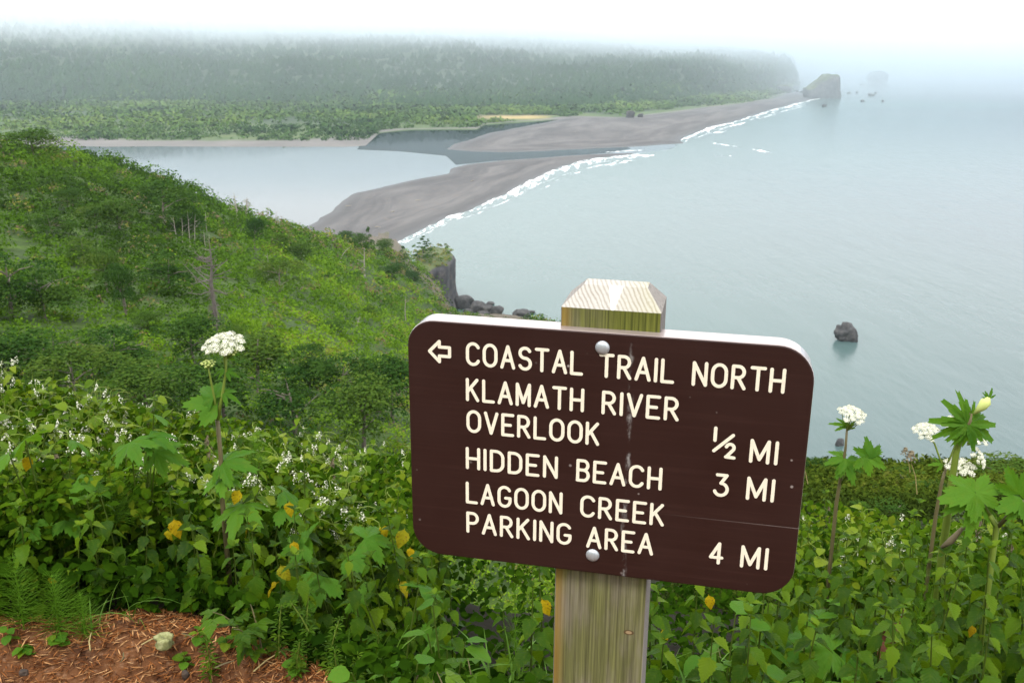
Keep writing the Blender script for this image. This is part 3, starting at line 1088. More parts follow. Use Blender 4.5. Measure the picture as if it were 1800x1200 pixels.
# ------------------------------------------------------------------ trees of the hillside
def crown_mesh(name, kind, seed, n=1500, leaf=0.05):
    r = np.random.default_rng(seed)
    lobes = []
    if kind == 'round':
        for k in range(9):
            a = r.uniform(0, 6.28)
            q_ = r.uniform(0.0, 0.27)
            lobes.append((q_ * math.cos(a), q_ * math.sin(a), r.uniform(0.14, 0.76), r.uniform(0.17, 0.27), r.uniform(0.15, 0.24)))
    elif kind == 'spread':
        for k in range(11):
            a = r.uniform(0, 6.28)
            q_ = r.uniform(0.08, 0.34)
            lobes.append((q_ * math.cos(a), q_ * math.sin(a), 0.10 + 0.72 * r.uniform(0.1, 1) * (1 - q_), r.uniform(0.14, 0.23), r.uniform(0.11, 0.19)))
    elif kind == 'cone':
        for k in range(12):
            z = r.uniform(0.1, 0.92)
            a = r.uniform(0, 6.28)
            q_ = (1 - z) * 0.30
            lobes.append((q_ * math.cos(a), q_ * math.sin(a), z, 0.05 + 0.18 * (1 - z), 0.09))
    elif kind == 'tiers':
        for k in range(13):
            z = 0.25 + 0.7 * k / 12
            a = k * 2.4
            q_ = (1.05 - z) * 0.42
            lobes.append((q_ * math.cos(a), q_ * math.sin(a), z, 0.05 + 0.13 * (1.05 - z), 0.022))
    ci = r.integers(0, len(lobes), n)
    L = np.array(lobes)[ci]
    d = r.normal(0, 1, (n, 3))
    d /= np.linalg.norm(d, axis=1)[:, None]
    d[:, 2] = np.where(d[:, 2] < -0.3, -d[:, 2], d[:, 2])
    sh_ = r.uniform(0.55, 1.05, n) ** 0.6
    P_ = L[:, :3] + d * np.stack([L[:, 3], L[:, 3], L[:, 4]], -1) * sh_[:, None]
    u, w = rand_axes(n, r, d * 0.8 + np.array([0, 0, .5]), 0.6)
    ls = leaf * r.uniform(0.6, 1.4, n)
    V_, Fq = kites(P_, u, w, ls, ls * 0.6)
    lt = r.uniform(0, 1, len(lobes))[ci] * 0.6 + r.uniform(0, 0.4, n)
    return mesh_np(name, V_, Fq, M['crown'], False, {'tint': np.repeat(lt, 4)})


CROWN = {
    'round': [crown_mesh('crown', 'round', s, 3000, .036) for s in (1, 2, 3)],
    'spread': [crown_mesh('crown', 'spread', s, 3000, 0.034) for s in (4, 5, 6)],
    'cone': [crown_mesh('crown', 'cone', s, 2000, 0.036) for s in (7, 8)],
    'tiers': [crown_mesh('crown', 'tiers', s, 900, 0.05) for s in (9, 10)],
}


def tree(name, label, px, py, wpx, hpx, kind, group=None, trunk=0.16, cat='tree', seed=None, D=None, mat='bark', crown_from=0.03, grow=1.22):
    if D:
        b = at(np.array(float(px)), np.array(float(py)), D)
        if D < 60:
            b[2] = ground_z(b[0], b[1])[0]
    else:
        b, D = hill_hit(px, py)
    sc = np.linalg.norm(b - CAM) / F
    w, h = wpx * sc * grow, hpx * sc * grow
    r = random.Random(seed if seed is not None else int(px * 7 + py))
    o = thing(name, label, cat, (b[0], b[1], b[2] - 0.2), group)
    m = MB()
    rr = max(0.03 * h * trunk / 0.16, 0.05)
    lean = Vector((r.uniform(-.08, .08), r.uniform(-.05, .05), 0)) * h
    pts = [Vector((0, 0, 0)) + lean * s * s + Vector((0, 0, h * 0.72 * s)) for s in (0, .2, .45, .7, 1)]
    m.tube(pts, [rr, rr * .8, rr * .6, rr * .4, rr * .12], 6)
    for k in range(5):
        s = r.uniform(0.25, 0.75)
        a = r.uniform(0, 6.28)
        p0 = lean * s * s + Vector((0, 0, h * .72 * s))
        p1 = p0 + Vector((math.cos(a) * w * .3, math.sin(a) * w * .3, h * r.uniform(0.05, .22)))
        m.tube([p0, (p0 + p1) / 2 + Vector((0, 0, h * .03)), p1], [rr * .4, rr * .25, rr * .08], 5)
    obj('trunk', m.mesh('trunk', M[mat]), o)
    cm = r.choice(CROWN[kind])
    c = obj('crown', cm, o)
    c.location = (lean.x * .5, lean.y * .5, h * crown_from)
    c.rotation_euler = (0, 0, r.uniform(0, 6.28))
    c.scale = (w * 1.08, w * 1.08, h * (1.02 - crown_from))
    return o


TREES = [
    ('broad_tree', 'large dark rounded tree crowning the ridge at the far left edge', 62, 292, 105, 56, 'round'),
    ('shrub_tree', 'small dark rounded tree right of the large dark ridge tree', 142, 276, 36, 17, 'round'),
    ('shrub_tree', 'lone dark bush on the ridge line below the river bank corner', 205, 297, 42, 22, 'round'),
    ('broad_tree', 'olive green spreading tree cut by the left edge, halfway up the slope', 22, 560, 120, 110, 'spread'),
    ('broad_tree', 'brownish spreading tree right of the olive tree at the left edge', 80, 565, 120, 85, 'spread'),
    ('broad_tree', 'bushy green tree with a bare pale trunk showing, alone in the middle of the slope', 222, 556, 66, 88, 'round'),
    ('broad_tree', 'dark tree standing close behind the tree with the pale bare trunk', 188, 515, 76, 72, 'round'),
    ('broad_tree', 'dark dense tree left of the grove with thin bare trunks', 212, 415, 84, 70, 'round'),
    ('broad_tree', 'wide mid green tree in the grove high on the slope, above the thin bare trunks', 290, 405, 108, 76, 'spread'),
    ('broad_tree', 'shadowy tree at the right end of the high grove', 340, 420, 66, 50, 'round'),
    ('broad_tree', 'dark compact round tree below the bare skyline snags', 448, 438, 50, 54, 'round'),
    ('broad_tree', 'dark tree downhill and right of the compact round tree', 532, 470, 62, 52, 'round'),
    ('broad_tree', 'smaller dark tree between the compact round tree and its downhill neighbour', 495, 452, 40, 38, 'round'),
    ('broad_tree', 'loose dark tree with pale stems right of the tall dead snag', 492, 515, 88, 56, 'spread'),
    ('broad_tree', 'low olive tree sloping down left of the tall dead snag', 298, 520, 110, 74, 'spread'),
    ('shrub_tree', 'rounded grey brown bush uphill of the dark tree behind the pale trunk', 170, 402, 56, 40, 'round'),
    ('shrub_tree', 'faded brown bush near the left edge below the ridge trees', 92, 420, 80, 42, 'spread'),
    ('broad_tree', 'mid green tree on the left slope under the large ridge tree', 120, 372, 60, 38, 'round'),
    ('broad_tree', 'wide dome of yellowish green leaves just above the white vine flowers', 205, 668, 150, 92, 'spread'),
    ('broad_tree', 'dark dome tree between the flowering vines and the lower left edge', 100, 655, 130, 76, 'spread'),
    ('broad_tree', 'dark green tree directly below the foot of the tall dead snag', 340, 640, 110, 80, 'round'),
    ('broad_tree', 'deep green tree right of the tall cow parsnip, low on the slope', 455, 690, 140, 110, 'round'),
    ('broad_tree', 'olive flat topped tree just left of the tall cow parsnip leaves', 300, 705, 110, 62, 'spread'),
    ('broad_tree', 'dark tree low on the slope close to the left side of the sign', 600, 715, 130, 90, 'spread'),
    ('broad_tree', 'shaded green tree partly hidden behind the left edge of the sign', 690, 745, 130, 110, 'round'),
    ('broad_tree', 'dark dome tree at the left edge just above the flowering vines', 18, 690, 150, 92, 'round'),
    ('broad_tree', 'olive dome tree low on the slope, second from the left edge', 135, 718, 150, 96, 'spread'),
    ('broad_tree', 'dark dome tree just left of the large cow parsnip leaf', 262, 738, 140, 92, 'round'),
    ('broad_tree', 'broad dark tree behind the cow parsnip stem, lowest on the slope', 395, 742, 150, 104, 'round'),
    ('broad_tree', 'dark rounded tree just above the vines midway to the sign', 520, 765, 150, 120, 'spread'),
    ('broad_tree', 'dense dark tree low beside the left edge of the sign', 640, 790, 150, 124, 'round'),
    ('broad_tree', 'green tree uphill of the dense dark tree beside the sign', 665, 690, 100, 60, 'spread'),
    ('broad_tree', 'brownish green tree right of the deep green lower tree', 545, 700, 110, 70, 'round'),
    ('shrub_tree', 'small dark bush alone on the bright bracken slope', 574, 492, 26, 14, 'round'),
    ('shrub_tree', 'dark bush on the ridge left of the sandbar tip', 606, 424, 36, 24, 'round'),
    ('conifer', 'pointed dark conifer in the ridge clump above the sandbar', 651, 446, 24, 40, 'cone'),
    ('shrub_tree', 'rounded dark tree at the left of the ridge clump above the sandbar', 634, 442, 32, 30, 'round'),
    ('shrub_tree', 'rounded dark tree at the right of the ridge clump above the sandbar', 672, 448, 38, 32, 'round'),
    ('conifer', 'small dark pointed tree between the ridge clump and the cliff top spruce', 708, 466, 24, 28, 'cone'),
    ('shrub_tree', 'dark shrub hanging on the slope below the ridge clump', 690, 500, 46, 34, 'round'),
    ('shrub_tree', 'low dark shrub left of the rock cliff', 728, 506, 36, 30, 'round'),
    ('shrub_tree', 'dark shrub on the slope uphill of the grey landslip', 620, 500, 30, 22, 'round'),
    ('shrub_tree', 'dark thorny shrub above the gully by the top left corner of the sign', 648, 560, 44, 26, 'round'),
    ('shrub_tree', 'yellowish bush left of the grey landslip gully', 585, 590, 60, 26, 'round'),
    ('broad_tree', 'brownish tree on the slope between the olive tree and the shadowy grove', 150, 470, 70, 50, 'spread'),
    ('shrub_tree', 'dark bush at the foot of the pale trunk tree, downhill right', 262, 588, 60, 34, 'round'),
    ('shrub_tree', 'dark bush in the hollow above the deep green lower tree', 412, 610, 60, 36, 'round'),
    ('shrub_tree', 'mid green bush on the bracken slope right of the deep green lower tree', 545, 640, 70, 34, 'round'),
]
for nm, lb, px, py, w, h, kd_ in TREES:
    tree(nm, lb, px, py, w, h, kd_)
# the two wind bitten spruces on the cliff
tree('conifer', 'open branched spruce standing on the cliff top against the sea', 742, 462, 42, 48, 'tiers', D=715, trunk=0.10, grow=1.0)
tree('conifer', 'slim spruce leaning right beside the cliff top spruce', 753, 462, 30, 43, 'tiers', D=717, trunk=0.10, grow=1.0)


def snag(name, label, px, py, hpx, lean, nbr, seed, rpx=2.0, mat='deadwood', group=None, fork=False, low=0.35):
    b, D = hill_hit(px, py)
    sc = np.linalg.norm(b - CAM) / F
    h, rad_ = hpx * sc, rpx * sc * 0.5
    r = random.Random(seed)
    o = thing(name, label, 'dead tree', (b[0], b[1], b[2] - 0.3), group)
    m = MB()
    pts = [Vector((lean * h * s * s + r.uniform(-.01, .01) * h, r.uniform(-.01, .01) * h, h * s)) for s in (0, .15, .35, .55, .75, .9, 1)]
    pts[0] = Vector((0, 0, -0.3))
    m.tube(pts, [rad_ * k for k in (1.25, 1, .85, .7, .5, .3, .12)], 6)
    obj('trunk', m.mesh('trunk', M[mat]), o)
    for k in range(nbr):
        s = r.uniform(low, 0.95)
        p0 = Vector((lean * h * s * s, 0, h * s))
        a = r.choice((0, math.pi)) + r.uniform(-.9, .9)
        L = h * (1.05 - s) * r.uniform(.25, .55) + h * .05
        e = p0 + Vector((math.cos(a) * L, math.sin(a) * L, L * r.uniform(-.25, .9)))
        mid = (p0 + e) / 2 + Vector((0, 0, L * r.uniform(-.15, .12)))
        bm_ = MB()
        bm_.tube([p0, mid, e], [rad_ * .30, rad_ * .2, rad_ * .07], 5)
        for j in range(3):
            u = r.uniform(.4, 1)
            q0 = p0.lerp(e, u)
            bm_.tube([q0, q0 + Vector((r.uniform(-.3, .3), r.uniform(-.3, .3), r.uniform(-.2, .5))) * L * .5], [rad_ * .16, rad_ * .06], 4)
        obj('branch', bm_.mesh('branch', M[mat]), o)
    return o


big = snag('dead_tree', 'tall grey dead snag with spreading bare top branches above the cow parsnip', 379, 580, 150, 0.02, 26, 5, 7.5, 'snag', low=0.45)
b0, D0 = hill_hit(379, 580)
sc0 = np.linalg.norm(b0 - CAM) / F
tw = MB()
rr_ = random.Random(3)
for k in range(230):       # the brush of dead twigs round the foot of the big snag
    z = rr_.random() ** 2.0 * 95 * sc0
    a = rr_.uniform(0, 6.28)
    L = (1 - z / (110 * sc0)) * rr_.uniform(8, 24) * sc0
    p0 = Vector((0, 0, z))
    tw.tube([p0, p0 + Vector((math.cos(a) * L * .6, math.sin(a) * L * .6, L * .2)), p0 + Vector((math.cos(a) * L, math.sin(a) * L, -L * rr_.uniform(-.1, .5)))], [.05, .035, .012], 3, cap=False)
tb = obj('dead_twig_brush', tw.mesh('dead_twig_brush', M['snag']), big)
for i, (px, py, h, ln, lb) in enumerate((
        (311, 428, 46, -.05, 'leftmost of the thin pale trunks in front of the high grove'),
        (322, 432, 50, .05, 'thin pale trunk second from the left in front of the high grove'),
        (334, 434, 62, .03, 'tallest and straightest of the thin pale trunks in front of the high grove'),
        (343, 434, 56, .10, 'thin pale trunk leaning right at the end of the high grove'),
        (363, 406, 34, .03, 'single short pale pole above the tall dead snag'),
        (362, 448, 42, .0, 'pale pole just left of the tall dead snag top'),
        (370, 450, 40, .02, 'pale pole touching the left of the tall dead snag top'))):
    snag('bare_trunk', lb, px, py, h, ln, 3, 50 + i, 1.5)
snag('dead_tree', 'bare forked grey tree on the skyline against the river, left one', 418, 390, 52, -.05, 9, 71, 3)
snag('dead_tree', 'thick bleached dead tree on the skyline just right of the forked one', 434, 392, 44, .08, 8, 72, 5)
snag('dead_tree', 'slim grey dead spike on the skyline above the compact round tree', 472, 402, 40, .02, 4, 73, 2)
snag('dead_tree', 'slim leaning dead stem right of the skyline spike', 484, 408, 36, .15, 4, 74, 2)
snag('dead_tree', 'pale forked dead tree standing above the bracken left of the cliff', 641, 486, 52, .03, 5, 75, 3.2)
snag('dead_tree', 'leaning pale dead stem left of the forked one above the bracken', 598, 462, 30, .7, 2, 76, 2.2)
snag('dead_tree', 'bleached fallen looking stump branches beside the grey gully', 628, 578, 24, .25, 7, 77, 3)
snag('dead_tree', 'thin dead pole rising behind the top left corner of the sign', 713, 570, 52, .02, 2, 78, 2.2)
snag('dead_tree', 'thin crooked grey stem with side twigs right of the olive flat tree', 473, 500, 58, .02, 4, 79, 1.8)

# ------------------------------------------------------------------ cliff and rocks
def ico(sub):
    import bmesh
    bm = bmesh.new()
    bmesh.ops.create_icosphere(bm, subdivisions=sub, radius=1)
    V_ = np.array([v.co[:] for v in bm.verts])
    F_f = np.array([[v.index for v in f.verts] for f in bm.faces])
    bm.free()
    return V_, F_f


ICO3, ICO4 = ico(3), ico(4)


def rock_mesh(name, size, seed, mat, rough=0.35, boxy=0.6, sub=ICO3, shape=None):
    V_, F_f = sub
    P_ = np.sign(V_) * np.abs(V_) ** boxy
    if shape:
        P_ = shape(P_)
    nrm = V_
    d = fbm(P_ * 1.1 + seed * 7.1, 3, seed) * rough * 1.3 - np.abs(fbm(P_ * 1.9 + seed * 3.3, 3, seed + 5)) * rough * 0.9 + np.round(fbm(P_ * 1.6 + seed, 2, seed + 9) * 4) / 4 * rough * 0.5
    P_ = P_ + nrm * d[:, None]
    P_ = P_ * np.array(size) / 2
    return mesh_np(name, P_, F_f, mat, False)


def rock(label, px, py, wpx, hpx, seed, mat='rock', name='sea_rock', depth=0.8, group=None, z=SEA, boxy=0.6, rough=0.35, shape=None, sub=ICO3, sink=0.25, cat='rock'):
    """px, py: middle of its waterline in the photo"""
    b = on_level(np.array(float(px)), np.array(float(py)), z)
    sc = np.linalg.norm(b - CAM) / F
    w, h = wpx * sc, hpx * sc
    o = obj(name, rock_mesh(name, (w * .93, w * depth, h * (1 + sink) * 1.0), seed, M[mat], rough, boxy, sub, shape))
    o.location = (b[0], b[1] + w * depth * .4, z + h * (0.5 - sink / 2) * 0.95)
    return tag(o, label, cat, group)


def stack_shape(P_):
    Q = P_.copy()
    top = np.clip((P_[:, 0] + 1.0) / 1.1, 0.25, 1.0)            # slopes up from the left, sheer on the right
    Q[:, 2] = np.where(P_[:, 2] > -0.2, -0.2 + (P_[:, 2] + 0.2) * top, P_[:, 2])
    return Q


rock('large flat topped sea stack, sheer on the right, off the far beach', 1449, 173, 62, 40, 4, 'rock_green', 'sea_stack', shape=stack_shape, boxy=0.45, rough=0.16, sub=ICO4)
rock('hazy dome shaped sea stack, farthest out to the right', 1545, 147, 35, 20, 9, 'rock_green', 'sea_stack', boxy=0.8, rough=0.15, sub=ICO4)
rock('black rock alone in the sea right of the sign post', 1489, 601, 36, 28, 12, boxy=0.95, rough=0.42, sub=ICO4)
rock('small black rock at the near shore behind the short cow parsnip', 1478, 784, 15, 12, 14, boxy=0.75)
for lb, px, py, w, h, s in (
        ('pale distant rock just off the headland tip', 1407, 119, 9, 5, 20), ('distant rock right of the one off the headland tip', 1427, 122, 7, 6, 21),
        ('flat distant rock at the headland foot', 1410, 127, 14, 4, 22), ('dark rock mound below the headland, at the beach end', 1380, 163, 26, 13, 23),
        ('tiny rock left of the large sea stack', 1402, 162, 5, 3, 24), ('low ledge joining the beach to the large sea stack', 1417, 164, 18, 4, 25),
        ('low dark rock in the water right of the large sea stack', 1493, 165, 8, 3, 26), ('tiny rock beside the low dark one right of the stack', 1507, 164, 5, 3, 27),
        ('low rock midway between the two sea stacks, higher up', 1516, 150, 8, 3, 28), ('long low rock below the dome shaped stack', 1533, 169, 11, 4, 29),
        ('speck of rock touching the long low one', 1540, 165, 5, 3, 30), ('tiny rock nearest the camera right of the large stack', 1517, 179, 6, 3, 31),
        ('tiny rock farthest right below the dome shaped stack', 1553, 179, 6, 3, 32), ('dark low rock just below the large sea stack', 1450, 188, 8, 4, 33)):
    rock(lb, px, py, w, h, s, 'rock_green' if w > 20 else 'rock')
rock('dark boulder on the middle of the far grey beach', 1108, 207, 17, 11, 40, z=SEA + 3.5, name='boulder')
rock('smaller boulder right of the dark one on the far beach', 1126, 206, 10, 6, 41, z=SEA + 3.5, name='boulder')
for lb, px, py, w, h, s in (
        ('large brown rock touching the cliff foot', 812, 543, 36, 22, 50), ('dark boulder left of the sign top edge, nearest the cliff', 838, 549, 30, 18, 51),
        ('angular dark boulder in the middle of the rocks by the cliff', 856, 553, 26, 16, 52), ('rounded boulder at the outer end of the rocks by the cliff', 873, 555, 26, 17, 53),
        ('flat wave washed rock beyond the rounded boulder', 862, 536, 16, 5, 54), ('grey flat backed rock standing off in the water above the sign', 918, 559, 36, 14, 55),
        ('small dark rock at the right end of the flat backed rock', 935, 551, 12, 5, 56), ('low dark boulder wedged below the angular one', 848, 560, 24, 12, 57),
        ('small dark boulder by the waterline under the large brown rock', 822, 556, 22, 12, 58), ('pointed small boulder between the brown rock and the dark one', 826, 538, 18, 14, 59)):
    rock(lb, px, py, w, h, s, boxy=0.7)
foam_strip('surf', [(930, 556), (942, 557), (950, 556)], [1, 5, 2], 0.1, 31)
foam_strip('surf', [(850, 545), (862, 548), (870, 546)], [1, 3, 1], 0.1, 32)


def cliff():
    # plan of the promontory in photo x and distance; grassy rounded top, dark sheer face towards the viewer
    foot = [(722, 555, 690), (748, 555, 690), (762, 545, 694), (776, 540, 700), (790, 541, 708), (803, 540, 722), (806, 538, 745), (798, 538, 770), (770, 536, 790), (730, 534, 790)]
    n = 72
    f = np.array([[at(np.array(float(a)), np.array(float(b)), c)[0], at(np.array(float(a)), np.array(float(b)), c)[1]] for a, b, c in foot])
    s = np.linspace(0, len(f), n, endpoint=False)
    fx = np.interp(s, np.arange(len(f) + 1), np.r_[f[:, 0], f[0, 0]])
    fy = np.interp(s, np.arange(len(f) + 1), np.r_[f[:, 1], f[0, 1]])
    cx, cy = fx.mean() - 4, fy.mean()
    ztop = at(np.array(780.), np.array(448.), 720)[2]
    levels = [(-0.1, 1.06), (0.0, 1.0), (0.12, 0.93), (0.25, 0.88), (0.4, 0.85), (0.55, 0.84), (0.68, 0.84), (0.76, 0.86), (0.82, 0.84), (0.88, 0.74), (0.94, 0.55), (0.98, 0.3), (1.0, 0.06)]
    V_ = []
    for u, k in levels:
        z = SEA + (ztop - SEA) * u
        x, y = cx + (fx - cx) * k, cy + (fy - cy) * k
        tilt = (x - cx) * 0.12 if u > 0.7 else 0
        nn = fbm(np.stack([x * 0.10, y * 0.10, np.full(n, z * 0.03)], -1), 4, 91)
        amp = 4.5 if 0 < u < 0.8 else 2.0
        rad_ = np.hypot(x - cx, y - cy) + 1e-6
        V_.append(np.stack([x + (x - cx) / rad_ * nn * amp, y + (y - cy) / rad_ * nn * amp, np.full(n, z) + tilt + 1.2 * nn], -1))
    V_ = np.vstack(V_)
    ii = np.arange(len(levels) * n).reshape(len(levels), n)
    q_ = np.stack([ii[:-1], np.roll(ii[:-1], -1, 1), np.roll(ii[1:], -1, 1), ii[1:]], -1).reshape(-1, 4)
    return struct('cliff', mesh_np('cliff', V_, q_, M['cliff'], False))


cliff()
# grass and low shrubs on the cliff top and its landward flank
r = np.random.default_rng(17)
pp = np.array([at(np.array(float(px)), np.array(float(py)), d_) for px, py, d_ in zip(r.uniform(728, 794, 170), r.uniform(452, 466, 170), r.uniform(706, 760, 170))])
pp[:, 2] = SEA + (at(np.array(780.), np.array(448.), 720)[2] - SEA) * r.uniform(0.86, 1.0, 170)
radc = r.uniform(1.0, 2.8, 170)
Vc, Fc_, Tc = mounds(pp, radc, radc * 0.7, r.choice([0.2, 0.35, 0.84, 0.9], 170), 18, np.full(170, 1.2), r, 0.6, 0.06)
stuff('cliff_scrub', mesh_np('cliff_scrub', Vc, Fc_, M['scrub'], False, {'tint': Tc}))
# a pale drift log on the sandbar
lg = MB()
lp = on_level(np.array(664.), np.array(399.), SEA + 3.6)
lg.tube([(-3, 0, 0), (0, .3, .3), (3.2, 0, .1)], [.5, .55, .4], 7)
tag(obj('drift_log', lg.mesh('drift_log', M['deadwood']), loc=lp), 'pale drift log lying on the near sandbar', 'log')

for px, py, a, lb in ((735, 352, .3, 'drift log in the middle of the near sandbar'), (690, 372, 1.2, 'short drift log on the left part of the near sandbar'), (612, 362, .6, 'drift log by the river edge of the near sandbar'),
                      (830, 318, .9, 'drift log on the upper part of the near sandbar'), (1010, 232, .2, 'drift log on the far beach left of the boulder'), (1240, 203, .5, 'drift log on the far beach right of the boulders')):
    lp = on_level(np.array(float(px)), np.array(float(py)), SEA + 3.7)
    m = MB()
    m.tube([(-3.5, 0, 0), (0, .4, .2), (4, 0, .1)], [.5, .6, .35], 7)
    l_ = tag(obj('drift_log', m.mesh('drift_log', M['deadwood']), loc=lp), lb, 'log')
    l_.rotation_euler = (0, 0, a)

# ------------------------------------------------------------------ the trail sign
TL = Vector((-0.148926, 1.353961, CAM[2] - 0.384570))
AX = Vector((0.975673, -0.219067, -0.008523)).normalized()
UPV = Vector((0.005438, -0.011833, 0.999915))
UPV = (UPV - AX * UPV.dot(AX)).normalized()
AY = UPV.cross(AX)
TLz = 1.2127
sign = thing('trail_sign', 'brown wooden trail sign with routed cream lettering on a mossy post', 'sign')
rot = Matrix((AX, AY, UPV)).transposed()
top_pt = TL + AX * 0.286
sign.matrix_basis = Matrix.Translation(top_pt - rot @ Vector((0, 0, TLz))) @ rot.to_4x4()


def board_pt(u, v, d=0.0):
    """board coordinates (mm from its top left, mm down) to the sign's own frame"""
    return Vector(((u - 286) / 1000, d, TLz - v / 1000))


def wood_board_material():
    m, t, b = new_mat('brown_sign_paint')
    v = coords(t)
    n = noise(t, v, 9, 5)
    c = mixc(t, n, (0.0215, 0.0077, 0.0060), (0.0315, 0.0115, 0.0090))
    st = coords(t, 'Object', (4, 60, 160))
    gr = noise(t, st, 1.0, 4, 0.6)
    c = mixc(t, smooth01(t, gr, 0.45, 0.8), c, mixc(t, 0.28, c, (0.062, 0.027, 0.022)))
    # chips and bird specks
    vo = N(t, 'ShaderNodeTexVoronoi', Scale=34.0)
    t.links.new(v, vo.inputs[0])
    speck = mth(t, 'MULTIPLY', smooth01(t, vo.outputs['Distance'], 0.095, 0.04), smooth01(t, noise(t, v, 11, 2), 0.48, 0.62))
    c = mixc(t, mth(t, 'MULTIPLY', speck, 0.75), c, (0.42, 0.36, 0.33))
    # a white run down the board from the top of the post
    s = t.nodes.new('ShaderNodeSeparateXYZ')
    t.links.new(v, s.inputs[0])
    xw = mth(t, 'ADD', s.outputs[0], mth(t, 'MULTIPLY_ADD', noise(t, coords(t, 'Object', (1, 1, 9)), 1.0, 3), 0.014, -0.007))
    line = smooth01(t, mth(t, 'ABSOLUTE', mth(t, 'SUBTRACT', xw, 0.0345)), 0.0055, 0.0)
    br = smooth01(t, noise(t, coords(t, 'Object', (60, 60, 26)), 1.0, 4, 0.7), 0.47, 0.66)
    c = mixc(t, mth(t, 'MULTIPLY', mth(t, 'MULTIPLY', line, br), 0.55), c, (0.48, 0.46, 0.44))
    # scratch near the right end
    sc_ = mth(t, 'MULTIPLY', smooth01(t, mth(t, 'ABSOLUTE', mth(t, 'SUBTRACT', s.outputs[2], TLz - 0.262)), 0.0008, 0.0002), smooth01(t, s.outputs[0], 0.05, 0.27))
    c = mixc(t, mth(t, 'MULTIPLY', mth(t, 'MULTIPLY', sc_, noise(t, v, 40, 2)), 0.6), c, (0.35, 0.30, 0.28))
    t.links.new(c, b.inputs['Base Color'])
    t.links.new(mth(t, 'MULTIPLY_ADD', n, 0.25, 0.32), b.inputs['Roughness'])
    b.inputs['Specular IOR Level'].default_value = 0.35
    bump(t, b, gr, 0.06, 0.002)
    return m


def board_edge_material():
    m, t, b = new_mat('wet_edge_painted_glare')
    v = coords(t, 'Object', (30, 90, 90))
    n = noise(t, v, 1.0, 4)
    t.links.new(mixc(t, n, (0.20, 0.15, 0.14), (0.34, 0.28, 0.27)), b.inputs['Base Color'])  # sky glare on the wet brown edge put into a pale base colour
    b.inputs['Roughness'].default_value = 0.28
    b.inputs['Coat Weight'].default_value = 1.0
    b.inputs['Coat Roughness'].default_value = 0.12
    return m


def rounded(w, h, radii, n=10):
    pts = []
    for (cx, cy, a0, rr) in ((0, 0, math.pi, radii[0]), (w, 0, 1.5 * math.pi, radii[1]), (w, h, 0, radii[2]), (0, h, .5 * math.pi, radii[3])):
        ox = cx + (rr if cx == 0 else -rr)
        oy = cy + (rr if cy == 0 else -rr)
        for k in range(n + 1):
            a = a0 + k / n * math.pi / 2
            pts.append((ox + rr * math.cos(a), oy + rr * math.sin(a)))
    return pts


bd = MB()
out = rounded(572, 379, (40, 50, 46, 46))
W0, H0 = 560.0, 370.6
out = [(u * W0 / 572, v * H0 / 379) for u, v in out]
cu, cv = W0 / 2, H0 / 2


def inset(p, k):
    return (cu + (p[0] - cu) * (1 - k / cu), cv + (p[1] - cv) * (1 - k / cv))


rings = [[board_pt(*inset(p, 2.2), 0.0) for p in out], [board_pt(*inset(p, 0.6), 0.0007) for p in out], [board_pt(*p, 0.0026) for p in out], [board_pt(*p, 0.0355) for p in out], [board_pt(*inset(p, 2.5), 0.038) for p in out]]
n = len(out)
bd.add([v for rg in rings for v in rg], [tuple(range(n))[::1]], 0)
o_ = 0
for k in range(4):
    fs = [(k * n + i, (k + 1) * n + i, (k + 1) * n + (i + 1) % n, k * n + (i + 1) % n) for i in range(n)]
    bd.f += fs
    bd.m += [0 if k == 0 else 1] * n
bd.f.append(tuple(4 * n + i for i in range(n))[::-1])
bd.m.append(0)
bme = bd.mesh('board', [wood_board_material(), board_edge_material()])
board = obj('board', bme, sign)


